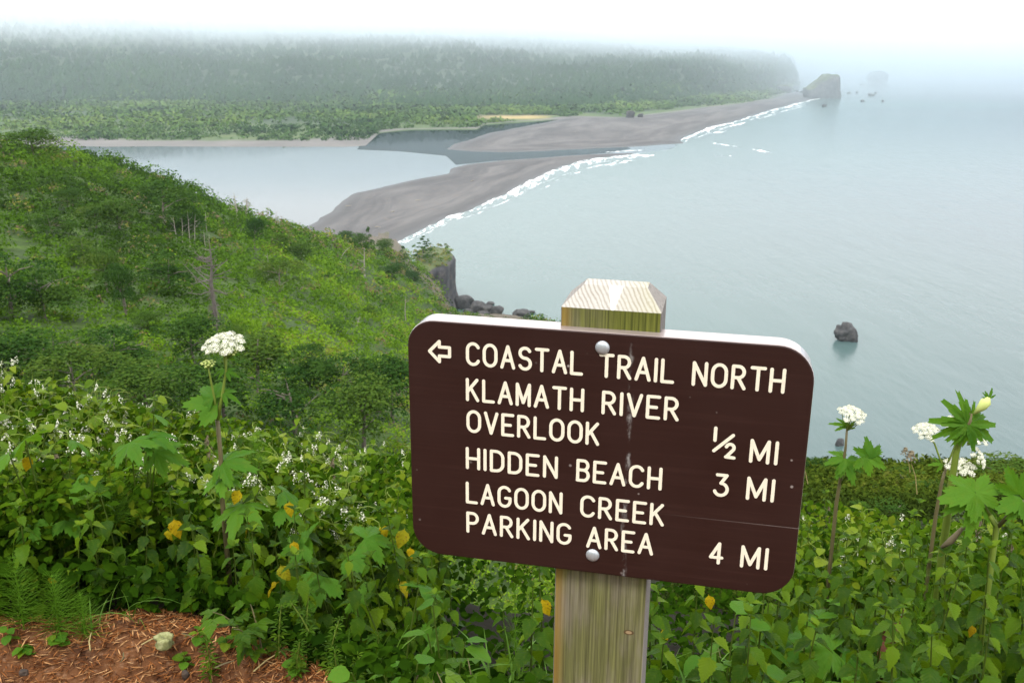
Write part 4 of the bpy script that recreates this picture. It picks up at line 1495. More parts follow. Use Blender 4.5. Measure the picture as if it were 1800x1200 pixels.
def post_material():
    m, t, b = new_mat('weathered_post')
    v = coords(t)
    s = t.nodes.new('ShaderNodeSeparateXYZ')
    t.links.new(v, s.inputs[0])
    st = noise(t, coords(t, 'Object', (260, 260, 4)), 1.0, 5, 0.65)
    big_ = noise(t, coords(t, 'Object', (18, 18, 5)), 1.0, 4, 0.6)
    wood = ramp(t, st, [(0.28, (0.085, 0.070, 0.044)), (0.44, (0.165, 0.142, 0.098)), (0.58, (0.225, 0.198, 0.142)), (0.75, (0.28, 0.255, 0.195))])
    moss = mixc(t, smooth01(t, st, .3, .7), (0.042, 0.050, 0.005), (0.160, 0.172, 0.022))
    z = s.outputs[2]
    zb = TLz - 0.3706
    mk = mth(t, 'MAXIMUM', mth(t, 'MULTIPLY', smooth01(t, z, zb - 0.17, zb + 0.02), 0.85), 0.68)
    mk = mth(t, 'MULTIPLY', mk, smooth01(t, big_, 0.30, 0.58))
    g = t.nodes.new('ShaderNodeNewGeometry')
    ng = t.nodes.new('ShaderNodeTexCoord')
    sn = t.nodes.new('ShaderNodeSeparateXYZ')
    t.links.new(ng.outputs['Normal'], sn.inputs[0])
    sidef = smooth01(t, mth(t, 'ABSOLUTE', sn.outputs[0]), 0.5, 0.8)          # the grey weathered side
    front = smooth01(t, mth(t, 'MULTIPLY', sn.outputs[1], -1.0), 0.8, 0.95)
    top_fr = mth(t, 'MULTIPLY', smooth01(t, z, TLz - 0.01, TLz + 0.0), front)
    mk = mth(t, 'MAXIMUM', mk, mth(t, 'MULTIPLY', top_fr, mth(t, 'MULTIPLY_ADD', smooth01(t, s.outputs[0], -0.06, 0.02), 0.5, 0.45)))
    c = mixc(t, mk, wood, moss)
    # end grain on the chamfered top: rings seen as slanting lines, thin green film
    chf = smooth01(t, z, TLz + 0.0262, TLz + 0.0275)
    ring = N(t, 'ShaderNodeTexWave', Scale=1.0, Distortion=3.5, Detail=3.0)
    ring.bands_direction = 'DIAGONAL'
    t.links.new(coords(t, 'Object', (95, 20, 52)), ring.inputs[0])
    endg = ramp(t, mth(t, 'ADD', mth(t, 'MULTIPLY', ring.outputs[1], 0.6), mth(t, 'MULTIPLY', big_, 0.4)), [(0.1, (0.27, 0.24, 0.20)), (0.35, (0.38, 0.355, 0.315)), (0.9, (0.46, 0.44, 0.41))])
    endg = mixc(t, mth(t, 'MULTIPLY', smooth01(t, mth(t, 'ADD', s.outputs[0], mth(t, 'MULTIPLY', big_, 0.06)), 0.02, 0.09), 0.22), endg, (0.33, 0.32, 0.10))
    c = mixc(t, chf, c, endg)
    # white droppings: a wedge down the front chamfer
    vv = mth(t, 'ABSOLUTE', mth(t, 'SUBTRACT', s.outputs[0], 0.003))
    wedge = mth(t, 'MULTIPLY', smooth01(t, mth(t, 'SUBTRACT', vv, mth(t, 'MULTIPLY_ADD', mth(t, 'SUBTRACT', z, TLz + 0.026), 0.30, 0.0005)), 0.0025, -0.001), chf)
    c = mixc(t, mth(t, 'MULTIPLY', wedge, smooth01(t, s.outputs[1], 0.055, 0.05)), c, (0.78, 0.78, 0.76))
    grey = ramp(t, st, [(0.3, (0.10, 0.085, 0.085)), (0.6, (0.26, 0.235, 0.22)), (0.8, (0.36, 0.33, 0.30))])
    c = mixc(t, mth(t, 'MULTIPLY', sidef, 0.95), c, grey)
    # orange stain down the left corner
    c = mixc(t, mth(t, 'MULTIPLY', mth(t, 'MULTIPLY', smooth01(t, s.outputs[0], -0.048, -0.066), front), 0.5), c, (0.34, 0.19, 0.03))
    # knot
    kx = mth(t, 'SUBTRACT', s.outputs[0], 0.046)
    kz = mth(t, 'MULTIPLY', mth(t, 'SUBTRACT', z, zb - 0.105), 1.8)
    kd2 = mth(t, 'SQRT', mth(t, 'ADD', mth(t, 'MULTIPLY', kx, kx), mth(t, 'MULTIPLY', kz, kz)))
    c = mixc(t, mth(t, 'MULTIPLY', smooth01(t, kd2, 0.0095, 0.006), front), c, (0.09, 0.05, 0.02))
    c = mixc(t, mth(t, 'MULTIPLY', smooth01(t, kd2, 0.0055, 0.004), front), c, (0.34, 0.24, 0.13))
    t.links.new(c, b.inputs['Base Color'])
    b.inputs['Roughness'].default_value = 0.72
    b.inputs['Specular IOR Level'].default_value = 0.25
    bump(t, b, st, 0.55, 0.004)
    return m


pm = MB()
u0, u1, d0, d1 = 217.5, 355.5, 0.019, 0.108
vb = 1000 * TLz + 60
c0 = (-27, -53)
ins = (26.5, 23, 0.031, 0.024)   # left, right, front, back chamfers


def rect(v, a, b_, c_, d_):
    return [board_pt(a, v, c_), board_pt(b_, v, c_), board_pt(b_, v, d_), board_pt(a, v, d_)]


cb = 1.3                                           # worn corners
lv = [(vb, 0, 0, 0, 0), (420, 0, 0, 0, 0), (0, 0, 0, 0, 0), (c0[0], 0, 0, 0, 0), (c0[1], ins[0], ins[1], ins[2], ins[3])]
vs = []
for v_, a, b_, c_, d_ in lv:
    ua, ub, da, db = u0 + a, u1 - b_, d0 + c_, d1 - d_
    vs += [board_pt(ua + cb, v_, da), board_pt(ub - cb, v_, da), board_pt(ub, v_, da + cb / 1000), board_pt(ub, v_, db - cb / 1000), board_pt(ub - cb, v_, db), board_pt(ua + cb, v_, db), board_pt(ua, v_, db - cb / 1000), board_pt(ua, v_, da + cb / 1000)]
fs = [tuple(range(8))[::-1]]
for k in range(len(lv) - 1):
    fs += [(k * 8 + i, k * 8 + (i + 1) % 8, (k + 1) * 8 + (i + 1) % 8, (k + 1) * 8 + i) for i in range(8)]
fs.append(tuple((len(lv) - 1) * 8 + i for i in range(8)))
pm.add(vs, fs)
post = obj('post', pm.mesh('post', post_material()), sign)

# carriage bolts
steel = plain('galvanised_steel', (0.52, 0.55, 0.58), 0.42, 60, 0.12, metal=0.6)


def dome(rad_, hgt):
    m = MB()
    rows, seg = 6, 24
    vs = []
    for i in range(rows + 1):
        a = i / rows * math.pi / 2
        for k in range(seg):
            p = 2 * math.pi * k / seg
            vs.append((rad_ * math.cos(a) * math.cos(p), -hgt * math.sin(a), rad_ * math.cos(a) * math.sin(p)))
    fs = [(i * seg + k, (i + 1) * seg + k, (i + 1) * seg + (k + 1) % seg, i * seg + (k + 1) % seg) for i in range(rows) for k in range(seg)]
    m.add(vs, fs)
    return m.mesh('bolt', steel, True)


bolt_me = dome(0.0100, 0.0048)
for u, v in ((279.2, 21.4), (275.6, 340.6)):
    obj('bolt', bolt_me, board, loc=board_pt(u, v, -0.0002))

# routed lettering: single stroke characters with round ends (unit height)
def arc(cx, cy, rx, ry, a0, a1, n=14):
    return [(cx + rx * math.cos(R_(a0 + (a1 - a0) * k / n)), cy + ry * math.sin(R_(a0 + (a1 - a0) * k / n))) for k in range(n + 1)]


GL = {
    'A': (0.62, [[(0, 0), (.31, 1)], [(.31, 1), (.62, 0)], [(.105, .34), (.515, .34)]]),
    'B': (0.52, [[(0, 0), (0, 1)], [(0, 1), (.28, 1)] + arc(.28, .765, .21, .235, 90, -90)[1:] + [(0, .53)], [(.28, .53)] + arc(.28, .265, .24, .265, 90, -90)[1:] + [(0, 0)]]),
    'C': (0.58, [arc(.30, .70, .30, .30, 25, 180)[:] + arc(.30, .30, .30, .30, 180, 335)]),
    'D': (0.56, [[(0, 0), (0, 1)], [(0, 1), (.22, 1)] + arc(.22, .66, .34, .34, 90, 0)[1:] + arc(.22, .34, .34, .34, 0, -90) + [(0, 0)]]),
    'E': (0.52, [[(0, 0), (0, 1)], [(0, 1), (.52, 1)], [(0, .5), (.40, .5)], [(0, 0), (.52, 0)]]),
    'G': (0.60, [arc(.30, .70, .30, .30, 28, 180) + arc(.30, .30, .30, .30, 180, 360), [(.60, .30), (.60, .44)], [(.36, .44), (.60, .44)]]),
    'H': (0.56, [[(0, 0), (0, 1)], [(.56, 0), (.56, 1)], [(0, .5), (.56, .5)]]),
    'I': (0.0, [[(0, 0), (0, 1)]]),
    'K': (0.54, [[(0, 0), (0, 1)], [(.50, 1), (0, .40)], [(.17, .60), (.54, 0)]]),
    'L': (0.50, [[(0, 1), (0, 0)], [(0, 0), (.50, 0)]]),
    'M': (0.62, [[(0, 0), (0, 1)], [(0, 1), (.31, .12)], [(.31, .12), (.62, 1)], [(.62, 1), (.62, 0)]]),
    'N': (0.56, [[(0, 0), (0, 1)], [(0, 1), (.56, 0)], [(.56, 0), (.56, 1)]]),
    'O': (0.62, [arc(.31, .66, .31, .34, 0, 180) + arc(.31, .34, .31, .34, 180, 360) + [(.62, .66)]]),
    'P': (0.50, [[(0, 0), (0, 1)], [(0, 1), (.24, 1)] + arc(.24, .73, .26, .27, 90, -90)[1:] + [(0, .46)]]),
    'R': (0.54, [[(0, 0), (0, 1)], [(0, 1), (.24, 1)] + arc(.24, .74, .26, .26, 90, -90)[1:] + [(0, .48)], [(.24, .48), (.54, 0)]]),
    'S': (0.56, [arc(.28, .76, .26, .24, 25, 180) + arc(.28, .76, .26, .24, 180, 262)[1:] + arc(.28, .26, .28, .26, 80, -90) + arc(.28, .26, .28, .26, -90, -155)[1:]]),
    'T': (0.58, [[(0, 1), (.58, 1)], [(.29, 1), (.29, 0)]]),
    'V': (0.60, [[(0, 1), (.30, 0)], [(.30, 0), (.60, 1)]]),
    '3': (0.56, [[(0.04, 1), (.50, 1)], [(.50, 1), (.24, .60)], [(.24, .60)] + arc(.24, .30, .32, .30, 88, -90)[1:] + arc(.24, .30, .30, .30, -90, -160)[1:]]),
    '4': (0.58, [[(.42, 0), (.42, 1)], [(.42, 1), (0, .28)], [(0, .28), (.58, .28)]]),
}
cream = plain('cream_letter_paint', (0.84, 0.76, 0.61), 0.6, 70, 0.10)
HS = 2.35                       # half the stroke, mm


def stroke_strip(m, pts, depth):
    """one stroke as a flat round ended ribbon, pts in board mm"""
    P_ = [Vector((p[0], p[1])) for p in pts]
    n = len(P_)
    L_, R2 = [], []
    for i in range(n):
        t_ = (P_[min(i + 1, n - 1)] - P_[max(i - 1, 0)]).normalized()
        nn = Vector((-t_.y, t_.x)) * HS
        L_.append(P_[i] + nn)
        R2.append(P_[i] - nn)

    def cap_(p, t_, sgn):
        a0 = math.atan2(t_.y, t_.x)
        return [p + Vector((math.cos(a0 + a), math.sin(a0 + a))) * HS for a in np.linspace(math.pi / 2 * sgn, -math.pi / 2 * sgn, 8)[1:-1]]
    te = (P_[-1] - P_[-2]).normalized()
    ts_ = (P_[0] - P_[1]).normalized()
    closed = (P_[0] - P_[-1]).length < 1e-3
    vs = [board_pt(p.x, p.y, depth) for p in L_] + [board_pt(p.x, p.y, depth) for p in R2]
    fs = [(i, i + 1, n + i + 1, n + i) for i in range(n - 1)]
    if not closed:
        e = cap_(P_[-1], te, 1)
        s_ = cap_(P_[0], ts_, -1)
        o1 = len(vs)
        vs += [board_pt(p.x, p.y, depth) for p in e]
        fs.append((n - 1,) + tuple(range(o1, o1 + len(e))) + (2 * n - 1,))
        o1 = len(vs)
        vs += [board_pt(p.x, p.y, depth) for p in s_]
        fs.append(tuple([0] + list(range(o1, o1 + len(s_))) + [n])[::-1])
    m.add(vs, fs)


def fix_normals(me):
    # every face looks out of the board (towards -Y of the sign)
    for p in me.polygons:
        if p.normal.y > 0:
            p.flip()
    me.update()


def drift(u):
    return 0.0095 * (u - 87)


def put_letter(ch, x, vtop, hgt, width):
    m = MB()
    gw, strokes = GL[ch]
    for k, s_ in enumerate(strokes):
        pts = [(x + (p[0] / gw * width if gw else 0), vtop + drift(x) + (1 - p[1]) * hgt) for p in s_]
        stroke_strip(m, pts, -0.0005 - 0.00012 * k)
    me = m.mesh('letter', cream)
    fix_normals(me)
    obj('letter', me, board)


def word(txt, ua, ub, vtop, hgt):
    """fit a word between two edges (outer stroke edges, mm)"""
    ua, ub = ua + HS, ub - HS
    ws = [GL[c][0] for c in txt]
    GAP = 0.31 if len(txt) > 2 else 0.30
    tot = sum(ws) + GAP * (len(txt) - 1)
    k = (ub - ua) / tot
    x = ua
    for c, w in zip(txt, ws):
        put_letter(c, x, vtop, hgt, w * k)
        x += (w + GAP) * k


CH = 30.6
LINES = [(27.3, [('COASTAL', 86.3, 253.6), ('TRAIL', 275.3, 378.3), ('NORTH', 401.5, 523.3)]),
         (81.2, [('KLAMATH', 85.8, 256.4), ('RIVER', 280.9, 387.5)]),
         (129.6, [('OVERLOOK', 86.2, 279.6)]),
         (187.8, [('HIDDEN', 84.8, 221.5), ('BEACH', 247.9, 369.8)]),
         (243.4, [('LAGOON', 84.3, 229.4), ('CREEK', 255.2, 375.8)]),
         (292.0, [('PARKING', 84.7, 243.9), ('AREA', 265.7, 362.9)])]
for vt, ws in LINES:
    for tx, a, b_ in ws:
        word(tx, a, b_, vt + HS, CH)
for vt, dg in ((131.0, None), (187.0, '3'), (292.8, '4')):
    if dg:
        put_letter(dg, 441.5 + HS, vt + HS, CH, 19.3 - 2 * HS + 1)
    word('MI', 485.2, 523.0, vt + HS, CH)
# one half
frac = [('I', [[(438, 124.5), (438, 142.5)]]), ('slash', [[(462, 133), (437.5, 158)]]),
        ('two', [[(454.0, 150.5)] + [(459.2 + 5.0 * math.cos(R_(a)), 151.5 - 5.2 * math.sin(R_(a))) for a in range(165, -40, -15)] + [(455.5, 164.3)], [(454.0, 165.5), (465.0, 166.0)]])]
for nm, st_ in frac:
    m = MB()
    for k, s_ in enumerate(st_):
        stroke_strip(m, [(p[0], p[1] - 0.6) for p in s_], -0.0005 - 0.00012 * k)
    me = m.mesh('letter', cream)
    fix_normals(me)
    obj('letter', me, board)
# arrow outline
ap = [(33.0, 45.2), (47.5, 30.0), (47.5, 38.2), (62.5, 38.2), (62.5, 51.5), (47.5, 51.5), (47.5, 60.0), (33.0, 45.2)]
m = MB()
for k in range(len(ap) - 1):
    stroke_strip(m, [ap[k], ap[k + 1]], -0.0005 - 0.0001 * k)
me = m.mesh('arrow', cream)
fix_normals(me)
obj('arrow', me, board)

# ------------------------------------------------------------------ leaves and other small pieces, shared by the plants
def leaf_mesh(name, mat, rows, tooth=0.0, fold=0.22, droop=0.25, wave=0.0):
    """rows: (along, half width); base at the origin, tip at +Y, upper side +Z"""
    s = np.array([q[0] for q in rows])
    w = np.array([q[1] for q in rows])
    ss = np.linspace(0, 1, 15)
    ww = np.interp(ss, s, w)
    if tooth:
        ww[2:-1] *= 1 + tooth * np.where(np.arange(len(ss) - 3) % 2, 1, -1)
    V_, F_f = [], []
    for i, (a, b) in enumerate(zip(ss, ww)):
        z = -droop * a * a
        k = wave * math.sin(a * 15)
        V_ += [(-b, a - 0.35 * tooth * (i % 2) * b, z + fold * b + k), (-b * .5, a, z + fold * b * .62), (0, a, z), (b * .5, a, z + fold * b * .62), (b, a - 0.35 * tooth * (i % 2) * b, z + fold * b - k)]
    for i in range(len(ss) - 1):
        for j in range(4):
            F_f.append((i * 5 + j, i * 5 + j + 1, (i + 1) * 5 + j + 1, (i + 1) * 5 + j))
    return mesh_np(name, np.array(V_), np.array(F_f), mat, True)


OVATE = [(0, .010), (.10, .014), (.14, .12), (.22, .25), (.34, .315), (.48, .30), (.64, .235), (.80, .14), (.92, .06), (1, 0)]
BROAD = [(0, .012), (.10, .016), (.14, .20), (.24, .36), (.40, .43), (.58, .42), (.76, .33), (.90, .19), (1, .03)]
SLIM = [(0, .01), (.2, .06), (.45, .10), (.7, .075), (1, 0)]
LEAF = [leaf_mesh('leaf', M['leaf'], OVATE, 0.10, 0.32, 0.32, 0.012), leaf_mesh('leaf', M['leaf'], OVATE, 0.09, 0.18, 0.55, 0.02), leaf_mesh('leaf', M['leaf'], OVATE, 0.11, 0.45, 0.14, 0.01)]
YLEAF = [leaf_mesh('leaf', M['yellow'], OVATE, 0.05, 0.45, 0.35, 0.03), leaf_mesh('leaf', M['yellow'], OVATE, 0.06, 0.30, 0.5, 0.05)]
BLEAF = [leaf_mesh('leaf', M['palm'], BROAD, 0.04, 0.15, 0.18, 0.015), leaf_mesh('leaf', M['palm'], BROAD, 0.05, 0.25, 0.05, 0.02)]
VLEAF = [leaf_mesh('leaf', M['vine'], BROAD, 0.10, 0.3, 0.2), leaf_mesh('leaf', M['vine'], OVATE, 0.08, 0.25, 0.3)]
DLEAF = leaf_mesh('leaf', M['dead'], OVATE, 0.2, 0.8, 0.6, 0.05)


def tri_leaf(seed):
    """a bramble leaf of three toothed leaflets"""
    r = random.Random(seed)
    m = MB()
    for ang, L, y0 in ((0, .62, .38), (1.15, .52, .30), (-1.15, .52, .30)):
        ca, sa = math.cos(ang), math.sin(ang)
        rows = [(0, .0), (.12, .15), (.3, .30), (.5, .31), (.7, .22), (.88, .10), (1, 0)]
        pts, fs = [], []
        for i, (a, b) in enumerate(rows):
            b *= 1 + .12 * (1 if i % 2 else -1)
            for sx in (-1, 0, 1):
                lx_, ly = sx * b * L, a * L
                pts.append((lx_ * ca + ly * sa, y0 + ly * ca - lx_ * sa, .20 * abs(lx_) - .22 * a * a * L + r.uniform(-.01, .01)))
        for i in range(len(rows) - 1):
            for j in range(2):
                fs.append((i * 3 + j, i * 3 + j + 1, (i + 1) * 3 + j + 1, (i + 1) * 3 + j))
        m.add(pts, fs)
    m.tube([(0, 0, 0), (0, .2, .01), (0, .38, 0)], .009, 4, cap=False)
    return m.mesh('leaf', M['bramble'], True)


TRI = [tri_leaf(1), tri_leaf(2)]


def palmate(name, mat, seed, lobes=5, spread=250, cut=0.45, droop=0.35):
    """large jagged cow parsnip leaf: lobes round the point where the stalk joins"""
    r = random.Random(seed)
    n = lobes * 12
    V_ = [(0, 0, 0.03)]
    th = [R_(-spread / 2 + spread * k / n) for k in range(n + 1)]
    for f in (0.45, 1.0):
        for k, a in enumerate(th):
            ph = (k / n * lobes) % 1.0
            lob = 1 - abs(2 * ph - 1)
            big_ = 1 - 0.35 * abs(a) / R_(spread / 2)
            rad_ = big_ * ((1 - cut) + cut * lob ** 0.8)
            if f == 1.0:
                rad_ *= 1 + 0.09 * (1 if k % 2 else -1) + r.uniform(-.03, .03)
            else:
                rad_ = rad_ * f
            z = -droop * rad_ * rad_ + 0.13 * rad_ * (abs(2 * ph - 1) - .5) + r.uniform(-.01, .01)
            V_.append((rad_ * math.sin(a), rad_ * math.cos(a), z))
    F_f = []
    for k in range(n):
        F_f.append((0, 1 + k + 1, 1 + k, 1 + k))
    m = MB()
    fs = [(0, 1 + k + 1, 1 + k) for k in range(n)] + [(1 + k, 1 + k + 1, n + 2 + k + 1, n + 2 + k) for k in range(n)]
    m.add(V_, [f[::-1] for f in fs])
    me = m.mesh(name, mat, True)
    flip_up(me)
    return me


def flip_up(me):
    for p in me.polygons:
        if p.normal.z < 0:
            p.flip()
    me.update()


PALM = [palmate('leaf', M['palm'], 1), palmate('leaf', M['palm'], 2, 5, 270, 0.5, 0.5), palmate('leaf', M['palm'], 3, 3, 200, 0.4, 0.3)]
PALM_SHARP = [palmate('leaf', M['palm'], 5, 3, 150, 0.72, 0.5), palmate('leaf', M['palm'], 6, 3, 120, 0.65, 0.7)]


def blade_mesh(seed, bend):
    m = MB()
    pts, fs = [], []
    nseg = 7
    for i in range(nseg + 1):
        s = i / nseg
        w = .022 * (1 - s ** 2.2) + .002
        y = bend * s ** 2
        z = s * (1 - .38 * bend * s * s)
        if bend > .8:
            z = s - .75 * s ** 3 * bend * .7
        pts += [(-w, y, z), (0, y + .010, z), (w, y, z)]
    for i in range(nseg):
        for j in range(2):
            fs.append((i * 3 + j, i * 3 + j + 1, (i + 1) * 3 + j + 1, (i + 1) * 3 + j))
    m.add(pts, fs)
    return m.mesh('blade', M['grass'], True)


BLADE = [blade_mesh(1, .25), blade_mesh(2, .6), blade_mesh(3, .95), blade_mesh(4, 1.15)]


def floret_mesh(name, mat, seed, n=46):
    """a small domed head of tiny flowers"""
    r = np.random.default_rng(seed)
    i = np.arange(n)
    cz = 1 - i / n * 0.95
    sr = np.sqrt(1 - cz * cz)
    ph = i * 2.39996
    d = np.stack([sr * np.cos(ph), sr * np.sin(ph), cz * .75], -1)
    u, w = rand_axes(n, r, d + np.array([0, 0, .2]), .35)
    L = r.uniform(.34, .55, n)
    V_, F_q = kites(d * r.uniform(.85, 1.1, n)[:, None], u, w, L, L * .85)
    return mesh_np(name, V_, F_q, mat, False)


FLORET = [floret_mesh('umbellet', M['petal'], 1), floret_mesh('umbellet', M['petal'], 2)]
FLORET_G = [floret_mesh('umbellet', M['petal_green'], 3)]


def spike_mesh(name, mat, seed, n=22):
    """an upright cluster of small white flowers"""
    r = np.random.default_rng(seed)
    z = r.uniform(0, 1, n)
    a = r.uniform(0, 6.28, n)
    rad_ = .26 * (1.15 - z * .7) * r.uniform(.5, 1.5, n)
    C_ = np.stack([np.cos(a) * rad_, np.sin(a) * rad_, z], -1)
    d = np.stack([np.cos(a), np.sin(a), np.full(n, .4)], -1)
    u, w = rand_axes(n, r, d, .5)
    L = r.uniform(.14, .30, n)
    V_, F_q = kites(C_, u, w, L, L * .8)
    return mesh_np(name, V_, F_q, mat, False)


SPIKE = [spike_mesh('flower_spike', M['petal'], k) for k in (1, 2, 3)]
BROWN_SPIKE = [spike_mesh('flower_spike', M['flower_brown'], k, 44) for k in (4, 5)]


def whorl_mesh(name, mat, seed, n=14, w=.012, rise=.45):
    """a ring of thin green needles, as on a horsetail"""
    r = random.Random(seed)
    m = MB()
    for k in range(n):
        a = k / n * 6.283 + r.uniform(-.15, .15)
        d = Vector((math.cos(a), math.sin(a), 0))
        L = r.uniform(.8, 1.15)
        m.tube([d * .02, d * L * .5 + Vector((0, 0, rise * .42)), d * L + Vector((0, 0, rise * r.uniform(.5, 1.1)))], [w, w * .8, w * .3], 3, cap=False)
    return m.mesh(name, mat)


WHORL = [whorl_mesh('needle_whorl', M['horsetail'], k) for k in (1, 2, 3)]
SMALL_WHORL = []
for k in (1, 2):
    m = MB()
    for j in range(7):
        a = j / 7 * 6.283
        c_, s_ = math.cos(a), math.sin(a)
        m.add([(c_ * .05, s_ * .05, 0), (c_ * .55 - s_ * .13, s_ * .55 + c_ * .13, .10), (c_, s_, -.02 * k), (c_ * .55 + s_ * .13, s_ * .55 - c_ * .13, .10)], [(0, 3, 2, 1)])
    me = m.mesh('leaf_whorl', M['bramble'])
    flip_up(me)
    SMALL_WHORL.append(me)

# ------------------------------------------------------------------ how high the plants of the bank stand
Z_PX = [-200, 0, 60, 120, 200, 260, 320, 420, 520, 620, 720, 900, 1420, 1500, 1600, 1700, 1800, 2000]
Z_TOP = [600, 612, 622, 640, 664, 682, 702, 722, 730, 738, 752, 795, 862, 878, 890, 890, 880, 860]
F_PX = [-200, 0, 150, 300, 420, 560, 700, 950, 1150, 1400, 1600, 1800, 2000]
F_TOP = [900, 915, 880, 900, 925, 990, 1030, 1060, 1090, 1060, 1020, 980, 960]


def px_of(x, y, z):
    d = np.array([x, y, z]) - CAM
    w = d @ FW
    return 900 + F * (d @ RT) / w, 600 - F * (d @ UP) / w


def edge_at(px):
    return float(np.interp(az_of(np.array(float(px)), np.array(1100.)), g_az, edgeD))


def plant_height(px, D):
    e = edge_at(px)
    k = min(max((D - e) / (4.6 - e), 0), 1)
    yt = np.interp(px, F_PX, F_TOP) * (1 - k) ** 1.2 + np.interp(px, Z_PX, Z_TOP) * (1 - (1 - k) ** 1.2)
    p = at(np.array(float(px)), np.array(yt), D)
    return float(p[2] - ground_z(p[0], p[1])[0]), p


def spot(px, D):
    """ground point at a bearing given by a photo column and a distance"""
    p = at(np.array(float(px)), np.array(900.), D)
    return p[0], p[1], float(ground_z(p[0], p[1])[0])


def bend_stem(h, r, lean=.12):
    a = r.uniform(0, 6.28)
    l_ = r.uniform(0, lean) * h
    return [Vector((math.cos(a) * l_ * s * s, math.sin(a) * l_ * s * s, h * s)) for s in (0, .2, .4, .6, .8, 1)]


def on_path(pts, s):
    q_ = s * (len(pts) - 1)
    i = min(int(q_), len(pts) - 2)
    return pts[i].lerp(pts[i + 1], q_ - i)


def place_leaf(parent, me, p, a, droop, L, r, roll=.35, normal=(0, 0, 1), name='leaf'):
    d = Vector((math.cos(a), math.sin(a), -math.tan(droop)))
    o = obj(name, me, parent, frame(p, d, normal, L, r.uniform(-roll, roll)))
    return o


def nettle(x, y, z, h, label, group, r, size=.085, top=None, yellow=0, lower=.10, gap=.043):
    o = thing('hedge_nettle', label, 'plant', (x, y, z - .02), group)
    pts = bend_stem(h, r)
    m = MB()
    m.tube(pts, [.0034, .0032, .0029, .0025, .002, .0013], 5)
    obj('stem', m.mesh('stem', M['stem']), o)
    nn = max(3, int(h * (1 - lower) / gap))
    a = r.uniform(0, 6.28)
    for k in range(nn):
        s = lower + (1 - lower) * (k + .3) / nn
        p = on_path(pts, s)
        L = size * (1.05 - .62 * s ** 2.5) * r.uniform(.8, 1.15)
        for q_ in (0, math.pi):
            if s < .3 and r.random() < .3:
                continue
            yl = yellow and s < .7 and r.random() < yellow
            lf = place_leaf(o, r.choice(YLEAF if yl else LEAF), p, a + q_ + r.uniform(-.3, .3), r.uniform(.25, 1.05) * (1.15 - s * .55), L * (1 if not yl else .9), r)
            if yl:
                lf['label'] = 'yellowed leaf'
        a += math.pi / 2 + r.uniform(-.25, .25)
    p = pts[-1]
    if top == 'brown':
        sp_ = obj('flower_spike', r.choice(BROWN_SPIKE), o, loc=p - Vector((0, 0, .02)))
        sp_.scale = (.045, .045, .09)
    else:
        for k in range(4):
            place_leaf(o, LEAF[2], p, a + k * 1.57, r.uniform(-.9, -.2), size * .36, r)
    return o


ZONES = [(-400, 130, 'at the far left edge'), (130, 300, 'above the needle litter'), (300, 480, 'beside the tall cow parsnip'), (480, 610, 'midway to the sign'), (610, 745, 'close left of the sign'), (745, 960, 'under the board, left of post'),
         (960, 1150, 'by the post'), (1150, 1400, 'under the right board half'), (1400, 1600, 'below the short cow parsnip'), (1600, 2300, 'at the right end')]


def zone_of(px):
    for a, b, w in ZONES:
        if a <= px < b:
            return w


taken = []


def free(x, y, dist):
    for a, b in taken:
        if (a - x) ** 2 + (b - y) ** 2 < dist * dist:
            return False
    taken.append((x, y))
    return True


rp = random.Random(42)
GRASS = ((868, 2.30, 22, .30, 'arching grass clump at the bottom edge, farther left of the post'), (922, 2.34, 24, .34, 'arching grass clump at the bottom edge, nearest the left of the post'),
                         (960, 2.42, 14, .30, 'tall grass tuft rising beside the left edge of the post'), (1168, 2.32, 22, .30, 'arching grass tuft just right of the post'),
                         (1222, 2.28, 20, .28, 'grass tuft at the bottom edge, second to the right of the post'), (1418, 2.35, 14, .34, 'tall grass tuft leaning right under the right corner of the board'),
                         (1458, 2.25, 14, .30, 'broad bladed grass at the bottom edge right of the board'), (655, 2.36, 18, .28, 'grass tuft in the bank corner right of the needle litter'),
                         (592, 2.34, 10, .20, 'short grass tuft behind the corner of the litter'), (246, 2.28, 12, .10, 'short bright grass tuft growing out of the needle litter at the bottom edge'),
                         (136, 2.72, 4, .17, 'stiff upright grass blades beside the horsetail'), (205, 2.72, 6, .16, 'grass blades under the front nettles at left'),
                         (760, 2.3, 16, .26, 'grass tuft among the brambles left of the post'), (1750, 2.25, 14, .22, 'grass tuft at the bottom right corner'))
for q_ in GRASS:
    gx_, gy_, _ = spot(q_[0], q_[1])
    taken += [(gx_, gy_), (gx_ + .05, gy_ - .06), (gx_ - .05, gy_ - .06), (gx_, gy_ - .13)]
